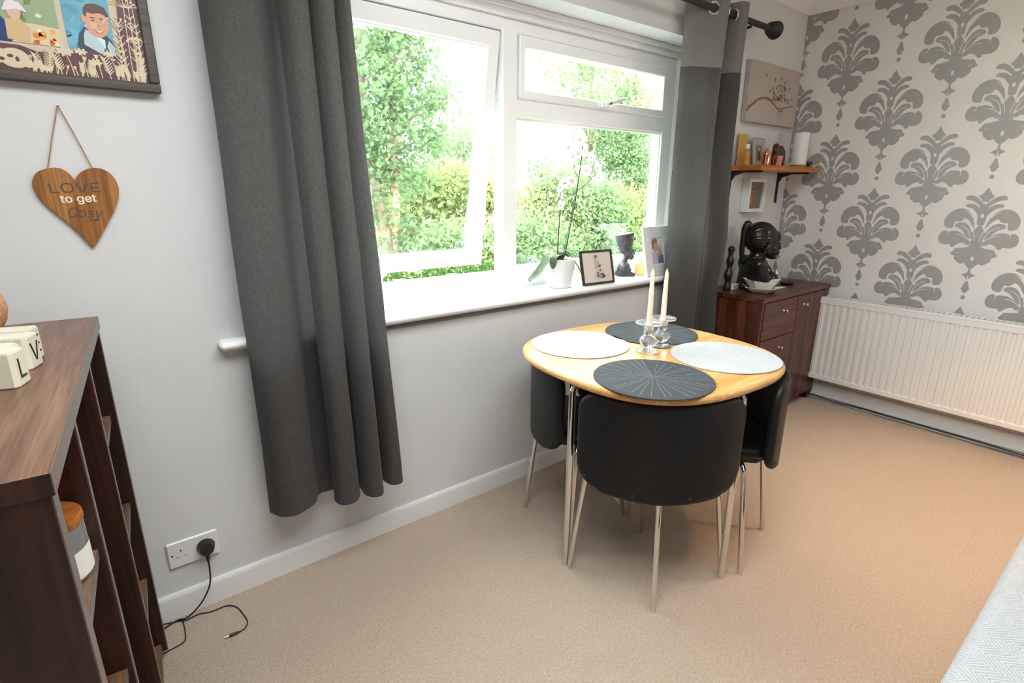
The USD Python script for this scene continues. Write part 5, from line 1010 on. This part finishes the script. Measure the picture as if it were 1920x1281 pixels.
L_MID = leaf_mat('bush_leaf', lin(116, 136, 96), lin(154, 168, 124), 0.35)
L_HEDGE = leaf_mat('hedge_leaf', lin(44, 66, 32), lin(84, 106, 56), 0.3)
BARK = mottled('bark', lin(104, 88, 78), lin(148, 126, 110), (9, 9, 3), 0.9, bump=0.5, bdist=0.02)
BARKP = mottled('pinkish_bark', lin(150, 112, 98), lin(186, 148, 130), (9, 9, 3), 0.9, bump=0.5, bdist=0.02)
def cluster(seed, n, size, spread):
    r = np.random.default_rng(seed); ms = []
    for k in range(n):
        L = size * r.uniform(0.7, 1.3); w = L * 0.32
        v = np.array([(0, 0, 0), (-w, L * 0.45, 0.04 * L), (0, L * 0.5, -0.02 * L), (w, L * 0.45, 0.04 * L), (0, L, -0.12 * L)])
        f = np.array([[0, 2, 1], [0, 3, 2], [1, 2, 4], [2, 3, 4]])
        m = trimesh.Trimesh(v, f, process=False); m.apply_transform(trimesh.transformations.random_rotation_matrix(r.random(3))); m.apply_translation(r.normal(0, spread, 3)); ms.append(m)
    return trimesh.util.concatenate(ms)
def foliage(parent, blobs, n, mat, size, seed, nleaf=12, spread=0.12):
    """Leaf clusters scattered through ellipsoids (centre, radii, weight)."""
    r = np.random.default_rng(seed); w = np.array([b[2] for b in blobs], float); w /= w.sum(); P = []
    for k in r.choice(len(blobs), n, p=w):
        c, rad, _ = blobs[k]; d = r.normal(size=3); d /= np.linalg.norm(d); P.append(np.array(c) + np.array(rad) * d * r.uniform(0.35, 1.0) ** 0.6)
    pi = UsdGeom.PointInstancer.Define(stage, numbered(str(parent.GetPath()), 'foliage')); tag(pi, kind='stuff')
    pr_ = UsdGeom.Scope.Define(stage, str(pi.GetPath()) + '/leaf_spray')
    tg = []
    for k in range(3):
        m = usdkit.mesh(stage, f'{pr_.GetPath()}/spray_{k}', cluster(seed * 10 + k, nleaf, size, spread), mat); m.CreateDoubleSidedAttr(True); tg.append(m.GetPath())
    pi.CreatePrototypesRel().SetTargets(tg)
    pi.CreateProtoIndicesAttr(Vt.IntArray.FromNumpy(r.integers(0, 3, n).astype(np.int32)))
    pi.CreatePositionsAttr(Vt.Vec3fArray.FromNumpy(np.array(P, np.float32)))
    q = r.normal(size=(n, 4)); q /= np.linalg.norm(q, axis=1, keepdims=True)
    pi.CreateOrientationsAttr(Vt.QuathArray([Gf.Quath(*map(float, a)) for a in q]))
    pi.CreateScalesAttr(Vt.Vec3fArray.FromNumpy(np.repeat(r.uniform(0.8, 1.3, (n, 1)), 3, 1).astype(np.float32)))
def limb(path, r0, r1): q = spline(path, 6); return tube(q, np.linspace(r0, r1, len(q)), 9)

# the tall leafy tree seen through the open sash
t = thing('leafy_tree', 'tall leafy tree with ivy on its twin trunks, seen through the open sash', 'tree', (4.35, 7.4, GZ))
obj('trunk', limb([(0.02, 0, 0), (-0.02, 0, 0.8), (-0.12, 0.1, 1.8), (-0.22, 0.2, 3.0), (-0.20, 0.3, 4.6)], 0.15, 0.05), BARK, t, smooth=60)
obj('trunk', limb([(0.06, 0, 0), (0.10, -0.05, 1.0), (0.16, -0.05, 2.4), (0.28, 0, 4.0), (0.30, 0, 5.6)], 0.10, 0.035), BARKP, t, smooth=60)
for p in ([(-0.15, 0.1, 2.0), (0.3, 0.3, 2.6), (0.9, 0.4, 2.9)], [(0.2, 0, 2.8), (0.7, -0.1, 3.4), (1.3, -0.1, 3.6)], [(-0.2, 0.2, 3.2), (-0.6, 0, 3.9), (-1.0, 0, 4.3)], [(0.28, 0, 3.8), (0.8, 0.1, 4.5), (1.3, 0.1, 4.9)], [(-0.1, 0.1, 1.7), (-0.6, 0.0, 2.1), (-1.0, -0.1, 2.2)]):
    obj('branch', limb(p, 0.045, 0.012), BARK, t, smooth=60)
foliage(t, [((-0.3, 0, 4.7), (0.9, 0.9, 0.7), 3), ((0.45, 0, 4.3), (0.6, 0.6, 0.55), 2), ((-0.4, 0, 3.7), (0.8, 0.9, 0.7), 3), ((0.5, 0, 3.55), (0.7, 0.6, 0.36), 1.6), ((1.15, 0, 3.70), (0.36, 0.35, 0.26), 0.4), ((0.2, 0, 2.85), (0.9, 0.7, 0.45), 2.2), ((1.05, 0, 2.95), (0.42, 0.4, 0.24), 0.5), ((-0.5, 0, 2.5), (0.7, 0.7, 0.6), 2), ((0.4, 0, 2.2), (0.6, 0.5, 0.35), 1), ((-0.5, 0, 1.6), (0.5, 0.5, 0.4), 0.8), ((0.22, -0.1, 1.3), (0.14, 0.14, 0.45), 0.5), ((0.0, -0.12, 0.8), (0.25, 0.15, 0.35), 0.4), ((0, 0, 5.6), (1.2, 0.9, 0.6), 2)], 760, L_TREE, 0.105, 1)
# shrubs behind
def shrub(name, lab, loc, blobs, n, mat, size, seed, stems=5):
    t = thing(name, lab, 'shrub', loc)
    r = np.random.default_rng(seed + 500); c = np.array([b[0] for b in blobs])
    for k in range(stems):
        b = c[k % len(c)]; obj('stem', limb([(b[0] * 0.3 + r.uniform(-0.1, 0.1), r.uniform(-0.1, 0.1), 0), (b[0] * 0.7, b[1] * 0.5, b[2] * 0.5), (b[0], b[1], b[2])], 0.035, 0.012), BARK, t, smooth=60)
    foliage(t, blobs, n, mat, size, seed)
    return t
shrub('shrub', 'broad yellow-green shrub behind the open sash, right of the leafy tree', (6.7, 9.2, GZ), [((-0.9, 0, 1.6), (0.9, 0.7, 0.9), 2), ((0.2, 0, 1.9), (1.0, 0.8, 0.75), 2), ((1.2, 0, 1.5), (0.9, 0.7, 0.9), 2), ((0, -0.2, 0.8), (1.9, 0.8, 0.7), 3)], 1500, L_YEL, 0.11, 11)
shrub('shrub', 'low mid-green bush in front of the yellow shrub, beyond the open sash', (5.9, 6.6, GZ), [((-0.7, 0, 0.8), (0.8, 0.6, 0.6), 2), ((0.6, 0, 0.9), (0.9, 0.6, 0.65), 2), ((1.6, 0, 0.8), (0.7, 0.6, 0.6), 1.5)], 1100, L_MID, 0.085, 12)
shrub('shrub', 'yellow-tinged bush seen in the gap between the sash and the mullion', (8.4, 7.6, GZ), [((-0.4, 0, 1.2), (0.7, 0.7, 0.9), 2), ((0.6, 0, 1.4), (0.8, 0.7, 0.8), 2), ((0, -0.2, 0.6), (1.2, 0.7, 0.6), 1.5)], 1000, L_YEL, 0.09, 13)
shrub('shrub', 'mid-green bush below the orchid flowers, left part of the fixed pane', (9.4, 7.4, GZ), [((-0.6, 0.2, 1.7), (0.75, 0.7, 0.8), 2), ((0.4, 0, 1.3), (0.9, 0.7, 0.9), 2), ((0, -0.3, 0.7), (1.4, 0.7, 0.6), 1.5)], 1300, L_MID, 0.09, 14)
shrub('shrub', 'pale bush filling the bottom of the fixed pane behind the small black frame', (11.2, 7.6, GZ), [((-0.5, 0, 1.2), (0.9, 0.7, 0.9), 2), ((0.9, 0, 1.2), (1.0, 0.8, 0.9), 2), ((0.2, -0.3, 0.6), (1.6, 0.7, 0.6), 1.5)], 1300, L_YEL, 0.09, 15)
shrub('shrub', 'green bush at the right edge of the fixed pane behind the stone bust', (13.2, 8.0, GZ), [((-0.6, 0, 1.4), (0.9, 0.8, 1.0), 2), ((0.8, 0, 1.7), (1.1, 0.9, 1.1), 2), ((0.2, -0.3, 0.7), (1.7, 0.7, 0.7), 1.5)], 1300, L_MID, 0.10, 16)
# far round tree and trees on the right
def tree(lab, loc, trunk, blobs, n, mat, size, seed, bark=BARK, r0=0.12):
    t = thing('garden_tree', lab, 'tree', loc)
    obj('trunk', limb(trunk, r0, 0.03), bark, t, smooth=60)
    r = np.random.default_rng(seed + 900)
    for k in range(5):
        b = blobs[k % len(blobs)][0]; i = trunk[min(len(trunk) - 2, 1 + k % 2)]
        obj('branch', limb([i, (np.array(i) * 0.45 + np.array(b) * 0.55 + r.uniform(-0.1, 0.1, 3)), b], 0.04, 0.012), bark, t, smooth=60)
    foliage(t, blobs, n, mat, size, seed)
tree('pale round-headed tree in the distance beyond the open sash', (10.4, 14.5, GZ), [(0, 0, 0), (0, 0, 1.5), (0.1, 0, 2.8), (0.1, 0, 3.8)], [((0, 0, 3.6), (1.0, 0.9, 0.8), 2), ((-0.8, 0, 3.0), (0.7, 0.7, 0.6), 1), ((0.9, 0, 3.0), (0.7, 0.7, 0.6), 1), ((0, 0, 2.4), (1.2, 0.8, 0.5), 1)], 300, L_MID, 0.12, 21)
tree('pink-barked tree with thin upright stems behind the orchid', (9.75, 8.2, GZ), [(0, 0, 0), (0.02, 0, 1.2), (-0.05, 0, 2.4), (-0.2, 0, 3.8), (-0.25, 0, 5.4)], [((-0.3, 0, 4.9), (0.9, 0.6, 0.5), 1), ((0.5, 0, 4.3), (0.6, 0.6, 0.7), 1), ((0.9, 0, 3.4), (0.7, 0.6, 0.6), 1.2), ((-0.8, 0, 2.4), (0.6, 0.5, 0.4), 0.7), ((0.5, 0, 2.4), (0.5, 0.5, 0.4), 0.7)], 190, L_TREE, 0.10, 22, BARKP, 0.20)
tree('slim tree with sparse leaves against the sky in the top light', (10.6, 8.6, GZ), [(0, 0, 0), (0.05, 0, 1.6), (0.2, 0, 3.2), (0.15, 0, 5.0), (0.3, 0, 6.4)], [((0.2, 0, 5.6), (0.8, 0.6, 0.8), 1.2), ((0.9, 0, 4.6), (0.7, 0.6, 0.6), 1), ((1.3, 0, 5.4), (0.6, 0.5, 0.6), 0.8), ((-0.3, 0, 4.2), (0.5, 0.5, 0.5), 0.6)], 170, L_MID, 0.09, 23, BARK, 0.09)
tree('dense ivy-clad tree on the right of the fixed pane', (12.0, 8.3, GZ), [(0, 0, 0), (0.05, 0, 1.4), (0.05, 0, 2.8), (0.1, 0, 4.0), (0.1, 0, 5.2)], [((0, 0, 4.0), (0.8, 0.8, 0.7), 2), ((-0.6, 0, 3.2), (0.8, 0.7, 0.7), 2), ((0.6, 0, 3.2), (0.7, 0.7, 0.7), 2), ((0, 0, 2.4), (0.9, 0.7, 0.6), 2), ((0.2, 0, 5.0), (0.9, 0.6, 0.6), 0.6)], 620, L_MID, 0.10, 24, BARK, 0.13)
# near hedge just below the sill line
t = thing('hedge', 'clipped dark green hedge visible in the gap under the open sash', 'hedge', (0, 0, GZ))
obj('hedge_core', box((0.6, 2.75, 0.0), (9.5, 3.30, 0.95), 0.05), plain('hedge_core', lin(38, 56, 26), 0.95), t, smooth=False)
foliage(t, [((1.0 + 0.45 * k, 3.0, 0.75), (0.42, 0.42, 0.45), 1) for k in range(19)], 3200, L_HEDGE, 0.05, 31, 14, 0.06)
# pale house far away on the left
t = thing('distant_house', 'small white house far behind the tall leafy tree', 'house', (12.4, 26.0, GZ), -20)
obj('walls', box((-3, 0, 0), (3, 5, 2.6), 0.01), plain('house_render', lin(222, 218, 212), 0.9), t, smooth=False)
obj('roof', m3.Manifold.extrude(xsec(Polygon([(-3.2, 2.6), (3.2, 2.6), (0, 4.3)])), 5.4).transform(np.array([[1, 0, 0, 0], [0, 0, 1, -0.2], [0, 1, 0, 0]], float)), plain('house_roof', lin(140, 84, 66), 0.9), t, smooth=False)
for x in (-1.9, 0.2, 1.7):
    obj('house_window', box((x, -0.03, 1.0), (x + 0.8, 0.02, 2.0), 0.01), plain('house_glass', lin(90, 98, 104), 0.2), t, smooth=False)
